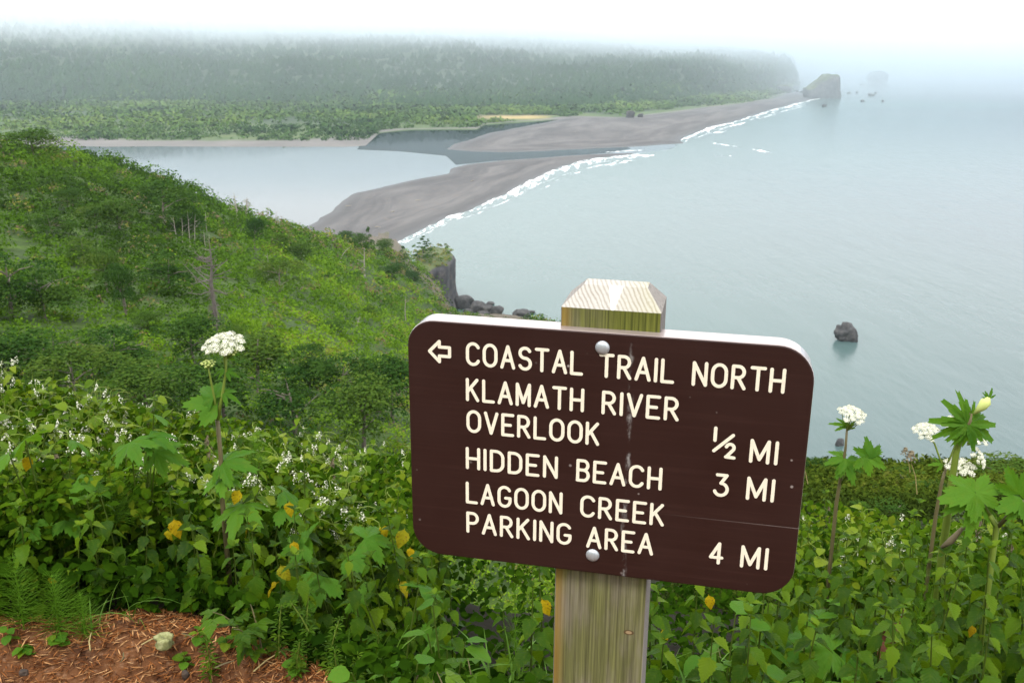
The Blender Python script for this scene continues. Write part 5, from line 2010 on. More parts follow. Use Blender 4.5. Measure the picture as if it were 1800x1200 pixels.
# plants with yellow leaves, where the photograph shows them: photo x, y of the yellow leaf, leaf length in photo px, distance
YEL = [(298, 915, 42, 2.95, 'with one big ragged yellow leaf, front row left of the tall cow parsnip'),
       (434, 880, 34, 2.9, 'with a round yellow leaf, just right of the tall cow parsnip stem'),
       (524, 898, 34, 2.85, 'with a bright yellow leaf, midway between cow parsnip and sign'),
       (482, 1000, 40, 2.6, 'with torn yellow leaf, low between parsnip and sign'),
       (512, 972, 30, 2.7, 'with a greenish yellow leaf, above the torn hanging one'),
       (706, 945, 44, 2.75, 'with the brightest pair of yellow leaves at the lower left sign corner'),
       (670, 928, 30, 2.85, 'with an orange yellow leaf left of the sign corner'),
       (958, 1050, 40, 2.3, 'with a spotted yellow leaf touching the left edge of the post'),
       (1236, 1042, 32, 2.5, 'with a yellow leaf showing under the lower edge of the board'),
       (1160, 1108, 26, 2.3, 'with a small orange leaf just right of the post'),
       (113, 1006, 24, 2.88, 'with a small orange leaf low at the far left'),
       (1690, 1100, 24, 2.45, 'with yellowing lower leaves at the right end of the bank'),
       (52, 822, 32, 3.3, 'with yellow leaves high at the far left'),
       (1592, 1165, 17, 2.32, 'with a yellow lower leaf beside the withered dock')]
for px, py, L, D, lb in YEL:
    p = at(np.array(float(px)), np.array(float(py)), D)
    sc = np.linalg.norm(p - CAM) / F
    bx, by, bz = spot(px + rp.uniform(-8, 8), D + .05)
    taken.append((bx, by))
    h = max(p[2] - bz + rp.uniform(.08, .20), .25)
    o = nettle(bx, by, bz, h, 'hedge nettle ' + lb, 'hedge nettles with yellow leaves', rp, .075, yellow=.04)
    for k in range(1 if L < 42 else 2):
        q_ = Vector(p) - Vector((bx, by, bz - .02)) + Vector((rp.uniform(-.03, .03), -.02 - k * .01, rp.uniform(-.02, .03) + L * sc * .5 - k * .045))
        lf = obj('leaf', YLEAF[k % 2], o, frame(q_, (rp.uniform(-.5, .5), -.35, -.8), (rp.uniform(-.3, .3), -1, .35), L * sc * (.86 if k == 0 else .5)))
        lf['label'] = 'yellowed leaf'

n_net = 0
for k in range(4000):
    px = rp.uniform(-140, 1960)
    D = edge_at(px) + .09 + (4.5 - edge_at(px)) * rp.random() ** 1.15
    if 770 < px < 1400 and D > 2.55:
        continue
    if 560 < px < 1330 and D < 2.6 and rp.random() < .8:
        continue
    x, y, z = spot(px, D)
    if not free(x, y, .04 + .020 * D):
        continue
    h, _ = plant_height(px, D)
    h *= rp.uniform(.78, 1.08)
    if h < .16:
        continue
    row = 'front row' if D < edge_at(px) + .55 else ('middle rows' if D < edge_at(px) + 1.3 else 'back rows')
    w = zone_of(px)
    top = 'brown' if rp.random() < .045 and D > 3 else None
    if top:
        lb, gr = f'hedge nettle with faded brown flower top, {w}', f'brown topped hedge nettles {w}'
    else:
        hw = 'tall' if h > .52 else ('knee high' if h > .34 else 'short')
        lb, gr = f'{hw} green hedge nettle, {row} of the bank, {w}', f'{hw} hedge nettles in the {row} {w}'
    nettle(x, y, z, h, lb, gr, rp, (.092 if px > 1150 else .082) if D < 3.2 else .082, top, yellow=0, lower=.08 if D < 3 else .25)
    n_net += 1
    if n_net >= 285:
        break
print('nettles', n_net)


def vine(px, D, rise, label, group, r, nfl=2):
    h, _ = plant_height(px, D)
    x, y, z = spot(px, D)
    word_ = {1: 'single white cluster', 2: 'two white clusters', 3: 'three white clusters'}[nfl]
    label, group = f'flowering vine with {word_}, {label}', f'{group}, {word_}'
    o = thing('flowering_vine', label, 'vine', (x, y, z - .02), group)
    H = h + rise
    a = r.uniform(0, 6.28)
    pts = [Vector((math.cos(a) * .05 * s + .03 * math.sin(s * 7 + a), math.sin(a) * .05 * s + .03 * math.cos(s * 6), H * s)) for s in np.linspace(0, 1, 9)]
    m = MB()
    m.tube(pts, [.003] * 5 + [.0026, .0022, .0017, .001], 4)
    e = pts[-2]
    b = a + r.uniform(-1, 1)
    tend = [e + Vector((math.cos(b) * .10 * s + .012 * math.sin(9 * s), math.sin(b) * .10 * s, .09 * math.sin(2.4 * s))) for s in np.linspace(0, 1, 8)]
    m.tube(tend, [.0013] * 8, 3, cap=False)
    obj('stem', m.mesh('stem', M['stem_parsnip']), o)
    for k in range(13):
        s = r.uniform(.66, .99)
        place_leaf(o, r.choice(VLEAF), on_path(pts, s), r.uniform(0, 6.28), r.uniform(-.2, .7), r.uniform(.035, .065), r)
    for k in range(nfl):
        s = r.uniform(.84, 1.0)
        d = Vector((r.uniform(-.4, .4), r.uniform(-.4, .4), 1))
        f = obj('flower_spike', r.choice(SPIKE), o, frame(on_path(pts, s) + Vector((r.uniform(-.02, .02), r.uniform(-.02, .02), 0)), Vector((1, 0, 0)).cross(d), d, (r.uniform(.022, .038),) * 2 + (r.uniform(.018, .038),)))
    return o


for k in range(215):
    px = rp.uniform(-60, 720) if k < 120 else (rp.uniform(-60, 330) if k < 180 else rp.uniform(420, 720))
    D = rp.uniform(3.3, 4.6) if px < 360 else rp.uniform(3.0, 4.5)
    vine(px, D, rp.uniform(-.13, .03), zone_of(px), f'white flowering vines {zone_of(px)}', rp, rp.choice((1, 2, 2, 3)))
for k in range(30):
    px, D = rp.uniform(1425, 1800), rp.uniform(3.0, 4.6)
    vine(px, D, rp.uniform(-.08, .0), zone_of(px), f'white flowering vines {zone_of(px)}', rp, rp.choice((1, 1, 2)))


def bramble(px, D, h, label, group, r):
    x, y, z = spot(px, D)
    o = thing('bramble', label, 'bramble', (x, y, z - .02), group)
    for c_ in range(3):
        a = r.uniform(0, 6.28)
        L = h * r.uniform(.7, 1.1)
        pts = [Vector((math.cos(a) * L * .55 * s, math.sin(a) * L * .55 * s, L * (s - .42 * s * s) * 1.5)) for s in np.linspace(0, 1, 6)]
        m = MB()
        m.tube(pts, [.003, .0028, .0025, .002, .0016, .001], 4)
        obj('cane', m.mesh('cane', M['stem_red']), o)
        for k in range(6):
            s = .25 + .75 * (k + r.random()) / 6
            place_leaf(o, r.choice(TRI), on_path(pts, min(s, 1)), r.uniform(0, 6.28), r.uniform(0, .7), r.uniform(.055, .095), r)
    return o


n_br = 0
for k in range(900):
    px = rp.uniform(440, 1500)
    D = edge_at(px) - .05 + rp.random() * .75
    if rp.random() < .25:
        px = rp.uniform(1400, 1800)
    x, y, z = spot(px, D)
    if not free(x, y, .085):
        continue
    bramble(px, D, rp.uniform(.13, .26), f'low bramble with three part leaves, {zone_of(px)}', f'low brambles {zone_of(px)}', rp)
    n_br += 1
    if n_br >= 95:
        break
print('brambles', n_br)

# broad round leaved plants
for px, py, D, n_, L, lb in ((780, 1085, 2.3, 8, .085, 'low plant with broad rounded pale leaves below the left part of the board'),
                             (700, 1180, 2.05, 7, .07, 'small broad leaved plant at the bottom edge, left of the post'),
                             (1290, 1110, 2.2, 8, .08, 'broad leaved plant under the right half of the board'),
                             (1330, 1185, 2.05, 7, .08, 'broad leaved plant at the bottom edge right of the post'),
                             (640, 1165, 2.1, 6, .06, 'small round leaved plant at the corner of the needle litter')):
    p = at(np.array(float(px)), np.array(float(py)), D)
    x, y, z = spot(px, D)
    o = thing('broad_leaved_plant', lb, 'plant', (x, y, z - .02))
    h = max(p[2] - z, .1)
    for k in range(n_):
        a = k * 2.4 + rp.uniform(-.3, .3)
        e = Vector((math.cos(a) * .05, math.sin(a) * .05, h * rp.uniform(.55, 1.15)))
        m = MB()
        m.tube([(0, 0, 0), e * .6 + Vector((0, 0, .01)), e], [.003, .0025, .0018], 4)
        obj('stem', m.mesh('stem', M['stem']), o)
        place_leaf(o, rp.choice(BLEAF), e, a, rp.uniform(-.2, .4), .78 * L * rp.uniform(.8, 1.25), rp)


for px, D, h, L, lb in ((1500, 2.6, .42, .11, 'plant with big lobed leaves under the short cow parsnip'), (1560, 2.4, .36, .12, 'lobed leaf plant left of the withered dock, middle of the right bank'),
                        (1640, 2.35, .40, .10, 'lobed leaf plant just right of the withered dock'), (1455, 2.35, .34, .10, 'lobed leaf plant right of the lower right corner of the board'),
                        (1340, 2.3, .28, .10, 'lobed leaf plant under the right half of the board'), (1710, 2.25, .34, .10, 'lobed leaf plant near the bottom right corner'),
                        (450, 3.0, .55, .10, 'lobed leaf plant right of the tall cow parsnip'), (585, 2.75, .42, .09, 'lobed leaf plant midway between tall cow parsnip and sign'),
                        (690, 2.5, .34, .09, 'lobed leaf plant below the lower left corner of the board'), (240, 3.2, .6, .10, 'lobed leaf plant in the left part of the bank behind the front nettles'),
                        (90, 3.15, .55, .10, 'lobed leaf plant near the left edge behind the horsetails'), (1540, 3.3, .5, .10, 'lobed leaf plant on the bank top between the cow parsnips')):
    x, y, z = spot(px, D)
    o = thing('lobed_leaf_plant', lb, 'plant', (x, y, z - .02))
    for k in range(6):
        a = k * 2.4 + rp.uniform(-.4, .4)
        e = Vector((math.cos(a) * .09, math.sin(a) * .09, h * rp.uniform(.55, 1.05)))
        m = MB()
        m.tube([(0, 0, 0), e * .55 + Vector((0, 0, .03)), e], [.004, .003, .002], 5)
        obj('stem', m.mesh('stem', M['stem']), o)
        place_leaf(o, rp.choice(PALM), e, a, rp.uniform(0, .6), L * rp.uniform(.75, 1.2), rp, normal=(0, -.3, 1))


def grass_clump(px, D, n_, L, label, r, spread=.035):
    x, y, z = spot(px, D)
    o = thing('grass_clump', label, 'grass clump', (x, y, z - .01), 'grass clumps along the foot of the bank')
    for k in range(n_):
        a = r.uniform(0, 6.28)
        l_ = L * r.uniform(.55, 1.15)
        mt = Matrix.Translation((r.uniform(-spread, spread), r.uniform(-spread, spread), 0)) @ Matrix.Rotation(a, 4, 'Z') @ Matrix.Rotation(r.uniform(-.12, .3), 4, 'X') @ Matrix.Diagonal((l_ * .62, l_, l_, 1))
        obj('blade', r.choice(BLADE), o, mt)
    return o


for px, D, n_, L, lb in GRASS:
    grass_clump(px, D, n_, L, lb, rp)


def horsetail(px, py, D, h, w, label, r, n_=15):
    x, y, z = spot(px, D)
    p = at(np.array(float(px)), np.array(float(py)), D)
    o = thing('horsetail', label, 'horsetail', (x, y, z - .01), 'feathery horsetails of the bank')
    H = max(p[2] - z, h)
    m = MB()
    m.tube([(0, 0, 0), (.003, 0, H * .5), (0, .004, H)], [.003, .0025, .001], 5)
    obj('stem', m.mesh('stem', M['horsetail']), o)
    for k in range(n_):
        s = (k + .5) / n_
        wz = (H - h + h * s * .95) if py < 960 else H * (.10 + .88 * s)
        wh = obj('needle_whorl', r.choice(WHORL), o, loc=(0, 0, wz))
        ww = w * (1.1 - .75 * s) * r.uniform(.9, 1.1)
        wh.scale = (ww, ww, ww)
        wh.rotation_euler = (r.uniform(-.15, .15), r.uniform(-.15, .15), r.uniform(0, 6))


for px, py, D, h, w, lb in ((72, 1005, 2.74, .17, .085, 'bushy horsetail standing on the needle litter at far left'), (8, 970, 2.80, .17, .08, 'horsetail cut by the left edge, above the needle litter'),
                            (205, 830, 3.1, .17, .09, 'horsetail rising behind the front nettles at left'), (160, 850, 3.15, .16, .08, 'paler horsetail left of the one behind the front nettles'),
                            (118, 1040, 2.70, .12, .06, 'small horsetail right of the bushy one on the litter'), (905, 1020, 2.45, .13, .075, 'fine horsetail below the board, left of the post'),
                            (1640, 960, 2.5, .13, .08, 'horsetail under the stem of the big leaf at right'), (1660, 985, 2.45, .12, .075, 'lower horsetail under the big leaf at right'),
                            (455, 760, 3.5, .14, .07, 'horsetail among the vines right of the tall cow parsnip')):
    horsetail(px, py, D, h, w, lb, rp)

for px, D, h in ((545, 2.35, .22), (560, 2.3, .18), (690, 2.2, .17), (610, 2.2, .15), (520, 2.4, .2), (660, 2.45, .24), (470, 2.38, .16), (1110 + 90, 2.3, .16), (340, 2.45, .17), (820, 2.15, .15), (575, 2.2, .14), (500, 2.3, .12), (850, 2.25, .2)):
    x, y, z = spot(px, D)
    o = thing('bedstraw', f'bedstraw with rings of narrow leaves, {zone_of(px)}', 'plant', (x, y, z - .01), f'bedstraw {zone_of(px)}')
    pts = bend_stem(h, rp, .3)
    m = MB()
    m.tube(pts, [.0018] * 5 + [.001], 4)
    obj('stem', m.mesh('stem', M['stem_parsnip']), o)
    for k in range(7):
        w_ = obj('leaf_whorl', rp.choice(SMALL_WHORL), o, loc=on_path(pts, .25 + .75 * k / 6.01))
        s_ = .034 * (1.1 - .08 * k)
        w_.scale = (s_, s_, s_)
        w_.rotation_euler = (rp.uniform(-.2, .2), rp.uniform(-.2, .2), rp.uniform(0, 3))

# ------------------------------------------------------------------ cow parsnips


def umbel(parent, root, centre, axis, width, n_, r, mats=FLORET, dome_=.28, head=.17):
    """rays from the root to domed flower heads spread on a shallow dome; everything in the plant's frame"""
    root, centre = Vector(root), Vector(centre)
    ax = Vector(axis).normalized()
    e1 = ax.orthogonal().normalized()
    e2 = ax.cross(e1)
    m = MB()
    hp = []
    for k in range(n_):
        q_ = math.sqrt((k + .5) / n_)
        a = k * 2.39996 + r.uniform(-.15, .15)
        p = centre + (e1 * math.cos(a) + e2 * math.sin(a)) * (q_ * width / 2 * .86) + ax * (width * dome_ * (1 - q_ * q_) + r.uniform(-.03, .03) * width)
        hp.append((p, q_))
        mid = root.lerp(p, .5) + (p - root).cross(ax).cross(ax) * -.12
        m.tube([root, mid, p], [.0012, .001, .0007], 3, cap=False)
    u = obj('umbel', m.mesh('umbel', M['stem_parsnip']), parent)
    for p, q_ in hp:
        d = (ax * (1.25 - q_ * .5) + (p - root).normalized() * .6)
        s_ = width * head * r.uniform(.85, 1.15)
        obj('umbellet', r.choice(mats), u, frame(p, d.orthogonal(), d, (s_, s_, s_ * .8)))
    return u


class Parsnip:
    def __init__(s, label, base, D, r):
        s.r, s.D = r, D
        x, y, z = spot(base[0], D)
        s.o = thing('cow_parsnip', label, 'cow parsnip', (x, y, z - .02), 'cow parsnips standing above the bank')
        s.org = Vector((x, y, z - .02))

    def pt(s, px, py, dd=0.0):
        return Vector(at(np.array(float(px)), np.array(float(py)), s.D + dd)) - s.org

    def px(s, n_):
        return n_ * (s.D / math.cos(R_(20))) / F

    def stem(s, pts, rad, mat='stem_parsnip'):
        m = MB()
        m.tube(pts, rad, 7)
        obj('stem', m.mesh('stem', M[mat], True), s.o)

    def leaf(s, p0, direction, size_px, me, normal=(0, -.35, 1)):
        obj('leaf', me, s.o, frame(p0, direction, normal, s.px(size_px)))

    def umbel(s, rx, ry, cx, cy, wpx, n_=20, axis=(0, -.22, 1), mats=FLORET, dome_=.22, head=.10, dd=0.0):
        umbel(s.o, s.pt(rx, ry, dd), s.pt(cx, cy, dd), axis, s.px(wpx), n_, s.r, mats, dome_, head)


c = Parsnip('tall cow parsnip with a wide white flower head, left of the sign', (392, 0), 2.95, random.Random(1))
base = Vector((0, 0, 0))
c.stem([base, c.pt(391, 880), c.pt(388, 800), c.pt(382, 735)], [.0085, .0080, .0070, .0066], 'stem_red')
c.stem([c.pt(382, 737), c.pt(390, 700), c.pt(397, 655), c.pt(398, 622)], [.0075, .0048, .0040, .0034])
c.stem([c.pt(382, 735), c.pt(377, 700), c.pt(370, 665), c.pt(366, 645)], [.0050, .0036, .0032, .0024])
c.stem([c.pt(397, 655), c.pt(394, 630), c.pt(396, 620)], [.0026, .0024, .002])
c.umbel(398, 622, 394, 606, 74, 24, axis=(-.05, -.30, 1), dome_=.16, head=.098)
c.umbel(399, 630, 402, 618, 36, 16, mats=FLORET_G, dome_=.06, head=.07)
c.umbel(398, 628, 421, 612, 20, 8, mats=FLORET_G, dome_=.06, head=.10)
c.umbel(366, 647, 366, 639, 28, 16, mats=FLORET_G, dome_=.08, head=.08)
c.leaf(c.pt(382, 712), (-1, -.3, .35), 56, PALM[2], (.25, -.6, 1))
c.leaf(c.pt(376, 700), (-.5, .4, .3), 48, PALM[0], (0, -.8, .8))
c.leaf(c.pt(392, 690), (1, -.2, -.25), 32, PALM_SHARP[0], (.2, -.6, 1))
c.leaf(c.pt(397, 652), (1, -.1, -.2), 24, PALM_SHARP[0], (.2, -.8, 1))
c.leaf(c.pt(396, 650), (-1, -.2, -.05), 22, PALM_SHARP[1], (-.2, -.8, 1))
c.leaf(c.pt(399, 628), (.8, -.3, .4), 18, PALM_SHARP[1], (0, -1, .5))
c.leaf(c.pt(392, 812), (.9, -.5, .3), 60, PALM[1], (0, -.6, 1))
c.leaf(c.pt(390, 840), (.2, -.9, .1), 50, PALM[0], (0, -.5, 1))

c = Parsnip('short cow parsnip with a reddish stem nearest the right edge of the board', (1470, 0), 3.1, random.Random(2))
c.stem([base, c.pt(1470, 885), c.pt(1481, 820), c.pt(1486, 790), c.pt(1489, 752)], [.007, .0062, .0052, .0042, .0036], 'stem_red')
c.umbel(1489, 757, 1498, 731, 50, 22, axis=(.10, -.30, 1), dome_=.22, head=.11)
c.leaf(c.pt(1487, 748), (-1, -.1, .35), 24, PALM_SHARP[1], (0, -1, .7))
c.leaf(c.pt(1489, 752), (-.4, -.4, .8), 16, PALM_SHARP[0], (0, -1, .4))
c.leaf(c.pt(1490, 752), (.5, -.4, .7), 16, PALM_SHARP[0], (0, -1, .4))
c.leaf(c.pt(1486, 805), (-.8, -.3, .1), 34, PALM[1], (0, -.7, 1))
c.leaf(c.pt(1487, 810), (.3, -.9, -.7), 40, PALM[0], (.1, -.9, .7))
c.leaf(c.pt(1520, 800), (.8, -.4, -.3), 40, PALM[0], (0, -.9, .7))
c.leaf(c.pt(1530, 805), (-.1, .1, .9), 34, PALM[1], (0, -1, .5))
c.stem([c.pt(1478, 850), c.pt(1500, 820), c.pt(1522, 802)], [.004, .003, .0025])

c = Parsnip('thick stemmed cow parsnip topped by a drooping tuft of jagged leaves, at right', (1660, 0), 2.55, random.Random(3))
c.stem([base, c.pt(1664, 920), c.pt(1671, 860), c.pt(1681, 795), c.pt(1692, 752)], [.0105, .0098, .0092, .0082, .0082])
tip = c.pt(1697, 742)
for dx, dz, L, k in ((-1, .25, 54, 0), (-.75, .85, 50, 0), (-.25, 1.1, 46, 1), (-.95, -.25, 50, 1), (.55, -.75, 46, 0), (.95, -.35, 58, 0), (.2, -.95, 44, 1), (-.35, -.8, 40, 1), (1, .12, 48, 0)):
    c.leaf(tip + Vector((0, -.01, 0)), (dx, -.25, dz), L, PALM_SHARP[k], (dx * .3, -1, .55))
m = MB()
m.tube([c.pt(1692, 755), c.pt(1700, 742), c.pt(1707, 726)], [.008, .0125, .004], 8)
obj('leaf_sheath', m.mesh('leaf_sheath', M['stem_red'], True), c.o)
m = MB()
m.tube([c.pt(1712, 727), c.pt(1726, 715), c.pt(1733, 706), c.pt(1738, 698)], [.003, .011, .013, .004], 8)
obj('flower_bud', m.mesh('flower_bud', M['petal_green'], True), c.o)
c.leaf(c.pt(1738, 700), (.3, -.2, 1), 16, PALM_SHARP[0], (0, -1, .3))
c.leaf(c.pt(1736, 701), (-.5, -.2, .8), 11, PALM_SHARP[1], (0, -1, .3))

c = Parsnip('cow parsnip with four white flower heads behind the thick stem', (1648, 0), 3.1, random.Random(4))
c.stem([base, c.pt(1645, 905), c.pt(1655, 850), c.pt(1663, 820)], [.007, .006, .005, .0046], 'stem_red')
c.stem([c.pt(1661, 830), c.pt(1650, 800), c.pt(1643, 780), c.pt(1635, 768)], [.0034, .003, .0028, .0024])
c.stem([c.pt(1663, 820), c.pt(1672, 800), c.pt(1684, 770), c.pt(1674, 756)], [.0034, .003, .0028, .0024])
c.stem([c.pt(1668, 825), c.pt(1690, 815), c.pt(1712, 806)], [.003, .0026, .0022])
c.umbel(1635, 770, 1628, 760, 46, 22, axis=(-.12, -.32, 1), dome_=.22, head=.11)
c.umbel(1676, 758, 1676, 746, 40, 18, axis=(-.1, -.3, 1), dome_=.2, head=.12)
c.umbel(1708, 808, 1719, 804, 42, 20, axis=(.75, -.55, .7), dome_=.16, head=.09)
c.umbel(1680, 835, 1688, 823, 52, 20, axis=(0, -.3, 1), dome_=.2, head=.11)
c.umbel(1700, 782, 1718, 770, 34, 16, axis=(.2, -.3, 1), dome_=.2, head=.12)
c.leaf(c.pt(1657, 815), (-.9, -.3, .2), 22, PALM_SHARP[0], (0, -.9, .8))

c = Parsnip('leafy cow parsnip with big palm shaped leaves at the right edge', (1768, 0), 2.45, random.Random(5))
c.stem([base, c.pt(1752, 925), c.pt(1740, 905)], [.008, .007, .006])
c.stem([c.pt(1755, 925), c.pt(1778, 900), c.pt(1800, 880)], [.0055, .005, .0045], 'stem_red')
c.stem([c.pt(1740, 905), c.pt(1725, 880), c.pt(1712, 868)], [.0045, .004, .0035])
c.leaf(c.pt(1714, 868), (-1, -.35, .15), 62, PALM[2], (-.1, -.75, 1))
c.leaf(c.pt(1712, 872), (-.25, -.9, -.65), 62, PALM[1], (0, -.9, .8))
c.leaf(c.pt(1716, 866), (.75, -.2, .35), 48, PALM[0], (0, -.8, 1))
c.leaf(c.pt(1792, 868), (.2, -.2, .9), 52, PALM[0], (-.2, -.9, .6))
c.leaf(c.pt(1796, 878), (-.9, -.5, .0), 48, PALM[2], (0, -.8, 1))
c.leaf(c.pt(1800, 880), (.8, -.5, -.2), 56, PALM[1], (0, -.8, 1))
m = MB()
m.tube([c.pt(1655, 962), c.pt(1672, 950), c.pt(1690, 930), c.pt(1700, 922)], [.004, .009, .005, .002], 7)
obj('withered_sheath', m.mesh('withered_sheath', M['flower_brown'], True), c.o)

# the withered dock
x, y, z = spot(1592, 2.35)
o = thing('withered_dock', 'withered dark red dock stalk among the green plants at right', 'plant', (x, y, z - .01))
p = Vector(at(np.array(1592.), np.array(1068.), 2.35)) - Vector((x, y, z))
m = MB()
m.tube([(0, 0, 0), (.004, 0, p.z * .5), (p.x, 0, p.z)], [.005, .004, .002], 6)
obj('stem', m.mesh('stem', M['dead']), o)
for k in range(16):
    place_leaf(o, DLEAF, Vector((0, 0, p.z * (.35 + .62 * k / 16))), k * 2.4, rp.uniform(.3, 1.1), rp.uniform(.03, .055), rp)

# shrubs of the slope right of the sign
for lb, px, py, w, h, kd_, D in (('dark olive shrub standing out at the right edge against the sea', 1778, 832, 105, 44, 'round', 17),
                                 ('feathery bright green shrub just left of the cow parsnip stems', 1645, 850, 66, 38, 'spread', 13),
                                 ('low brown green shrub beside the right edge of the board', 1432, 822, 60, 34, 'round', 20),
                                 ('rounded green shrub below the short cow parsnip', 1565, 868, 80, 40, 'spread', 10),
                                 ('dark rounded shrub below the olive one at the right edge', 1755, 858, 80, 34, 'round', 12),
                                 ('brownish shrub between the two cow parsnip groups', 1590, 838, 56, 28, 'spread', 18)):
    tree('shrub', lb, px, py, w, h, kd_, cat='shrub', D=D, trunk=.08, crown_from=.02, grow=1.65)
# dry flower stalks on the slope
for px, py, D, h in ((1612, 868, 5.2, 62), (1600, 830, 7.5, 34), (1420, 850, 6, 40)):
    p = at(np.array(float(px)), np.array(float(py)), D)
    o = thing('dry_stalk', {1612: 'tall thin dry stalk leaning left, between the cow parsnip groups', 1600: 'dry seed stalk against the sea left of the white flower heads', 1420: 'dry stalk by the right edge of the board'}[px], 'plant', (p[0], p[1], p[2]))
    H = h * D / math.cos(R_(22)) / F
    m = MB()
    m.tube([(0, 0, 0), (-.02, 0, H * .5), (-.06, 0, H)], [.003, .0025, .0012], 5)
    obj('stem', m.mesh('stem', M['straw']), o)
    s_ = obj('seed_head', BROWN_SPIKE[0], o, loc=(-.06, 0, H - .02))
    s_.scale = (.10, .10, .06)

# ------------------------------------------------------------------ leaf litter, undergrowth
r = np.random.default_rng(77)
n = 13000
pxs = r.uniform(-160, 1980, n)
azs = az_of(pxs, np.full(n, 1000.))
e_ = np.interp(azs, g_az, edgeD)
Ds = e_ + .02 + (5.0 - e_) * r.uniform(0, 1, n) ** 1.3
xs, ys_ = np.sin(azs) * Ds, np.cos(azs) * Ds
zs = ground_z(xs, ys_)
k_ = np.clip((Ds - e_) / (4.6 - e_), 0, 1)
yt = np.interp(pxs, F_PX, F_TOP) * (1 - k_) ** 1.2 + np.interp(pxs, Z_PX, Z_TOP) * (1 - (1 - k_) ** 1.2)
tops = at(pxs, yt, Ds)[:, 2] - zs
lump = fbm(p3(xs * 3.5, ys_ * 3.5), 3, 8)
hz = np.clip(tops, .08, 1.1) * r.uniform(.0, 1, n) ** .75 * (.46 + .20 * lump)
Pu = np.stack([xs, ys_, zs + hz], -1)
u_, w_ = rand_axes(n, r, np.tile([0, -.35, 1.0], (n, 1)), .55)
L = r.uniform(.022, .052, n)
Vu, Fu = leaflets(Pu, u_, w_, L, L * .66)
tu = np.clip(.38 + .30 * lump + r.normal(0, .16, n), 0, 1)
stuff('undergrowth', mesh_np('undergrowth', Vu, Fu, M['under'], False, {'tint': np.repeat(tu, 8)}))

n = 17000          # the finer leaves of the vines that close the top of the bank farther back
pxs = np.where(r.uniform(0, 1, n) < .72, r.uniform(-160, 760, n), r.uniform(1400, 1980, n))
azs = az_of(pxs, np.full(n, 900.))
Ds = r.uniform(3.0, 5.2, n)
xs, ys_ = np.sin(azs) * Ds, np.cos(azs) * Ds
zs = ground_z(xs, ys_)
e_ = np.interp(azs, g_az, edgeD)
k_ = np.clip((Ds - e_) / (4.6 - e_), 0, 1)
yt = np.interp(pxs, F_PX, F_TOP) * (1 - k_) ** 1.2 + np.interp(pxs, Z_PX, Z_TOP) * (1 - (1 - k_) ** 1.2)
tops = at(pxs, yt, Ds)[:, 2] - zs
lump = fbm(p3(xs * 3.0, ys_ * 3.0), 3, 18)
hz = np.clip(tops, .1, 1.3) * (1 - .5 * r.uniform(0, 1, n) ** 1.6) * (.86 + .22 * lump)
u_, w_ = rand_axes(n, r, np.tile([0, -.4, 1.0], (n, 1)), .6)
L = r.uniform(.022, .048, n)
Vb, Fb = leaflets(np.stack([xs, ys_, zs + hz], -1), u_, w_, L, L * .7)
tb_ = np.clip(.62 + .34 * lump + r.normal(0, .18, n), 0, 1)
stuff('vine_tangle', mesh_np('vine_tangle', Vb, Fb, M['under'], False, {'tint': np.repeat(tb_, 8)}))

n = 24000
pxs = r.uniform(-200, 760, n)
azs = az_of(pxs, np.full(n, 1120.))
e_ = np.interp(azs, g_az, edgeD)
Ds = 1.75 + (e_ + .12 - 1.75) * r.uniform(0, 1, n)
xs, ys_ = np.sin(azs) * Ds, np.cos(azs) * Ds
zs = ground_z(xs, ys_) + r.uniform(.001, .016, n)
a = r.uniform(0, 6.28, n)
u_ = np.stack([np.cos(a), np.sin(a), r.normal(0, .16, n)], -1)
w_ = np.cross(u_, np.tile([0, 0, 1.0], (n, 1)))
Ln = r.uniform(.012, .055, n)
Vn, Fn = kites(np.stack([xs, ys_, zs], -1), u_, w_, Ln, np.full(n, .0026) * r.uniform(.5, 1.7, n))
M['litter'] = tint_material('needle_litter', [(0, (0.04, 0.015, 0.008)), (.35, (0.17, 0.058, 0.018)), (.7, (0.33, 0.135, 0.045)), (1, (0.50, 0.30, 0.14))], .8, 0)
stuff('needle_litter', mesh_np('needle_litter', Vn, Fn, M['litter'], False, {'tint': np.repeat(r.uniform(0, 1, n) ** 1.3, 4)}))

rock('pale lichen covered stone lying on the needle litter', 284, 1140, 36, 20, 61, z=.0, name='stone', boxy=.8, rough=.55, cat='stone')
st = [o for o in COL.objects if o.name == 'stone'][0]
st.data.materials[0] = rock_material('lichen_stone', (.05, .05, .03), (.17, .175, .06), (.36, .36, .18), 45)
rock('small dark pebble at the bottom edge beside the grass tuft', 325, 1193, 14, 12, 62, z=.01, name='pebble', boxy=.8, cat='stone', mat='clod')
rock('dark little clod on the litter at lower left', 40, 1188, 16, 9, 63, z=.01, name='clod', boxy=.8, cat='clod', mat='clod')
for px, py, L, a, lb in ((430, 1112, .10, -.6, 'pale dry grass straw sloping at the litter edge'), (330, 1120, .06, -.7, 'reddish twig right of the lichen stone'), (160, 1130, .07, 1.9, 'thin pale twig below the front nettles at left'),
                         (265, 1128, .05, .5, 'straw under the lichen stone'), (395, 1170, .05, .3, 'short bent twig on the litter near the corner'), (215, 1158, .06, -1.3, 'little twig in the middle of the litter'),
                         (470, 1165, .09, .9, 'long straw near the right end of the litter')):
    p = on_level(np.array(float(px)), np.array(float(py)), .014)
    m = MB()
    m.tube([(-L / 2, 0, 0), (0, L * .06, .006), (L / 2, 0, .012)], [.0018, .002, .001], 5)
    t_ = obj('twig', m.mesh('twig', M['straw'] if 'straw' in lb or 'pale' in lb else M['stem_red']), loc=p)
    t_.rotation_euler = (0, 0, a)
    tag(t_, lb, 'twig')
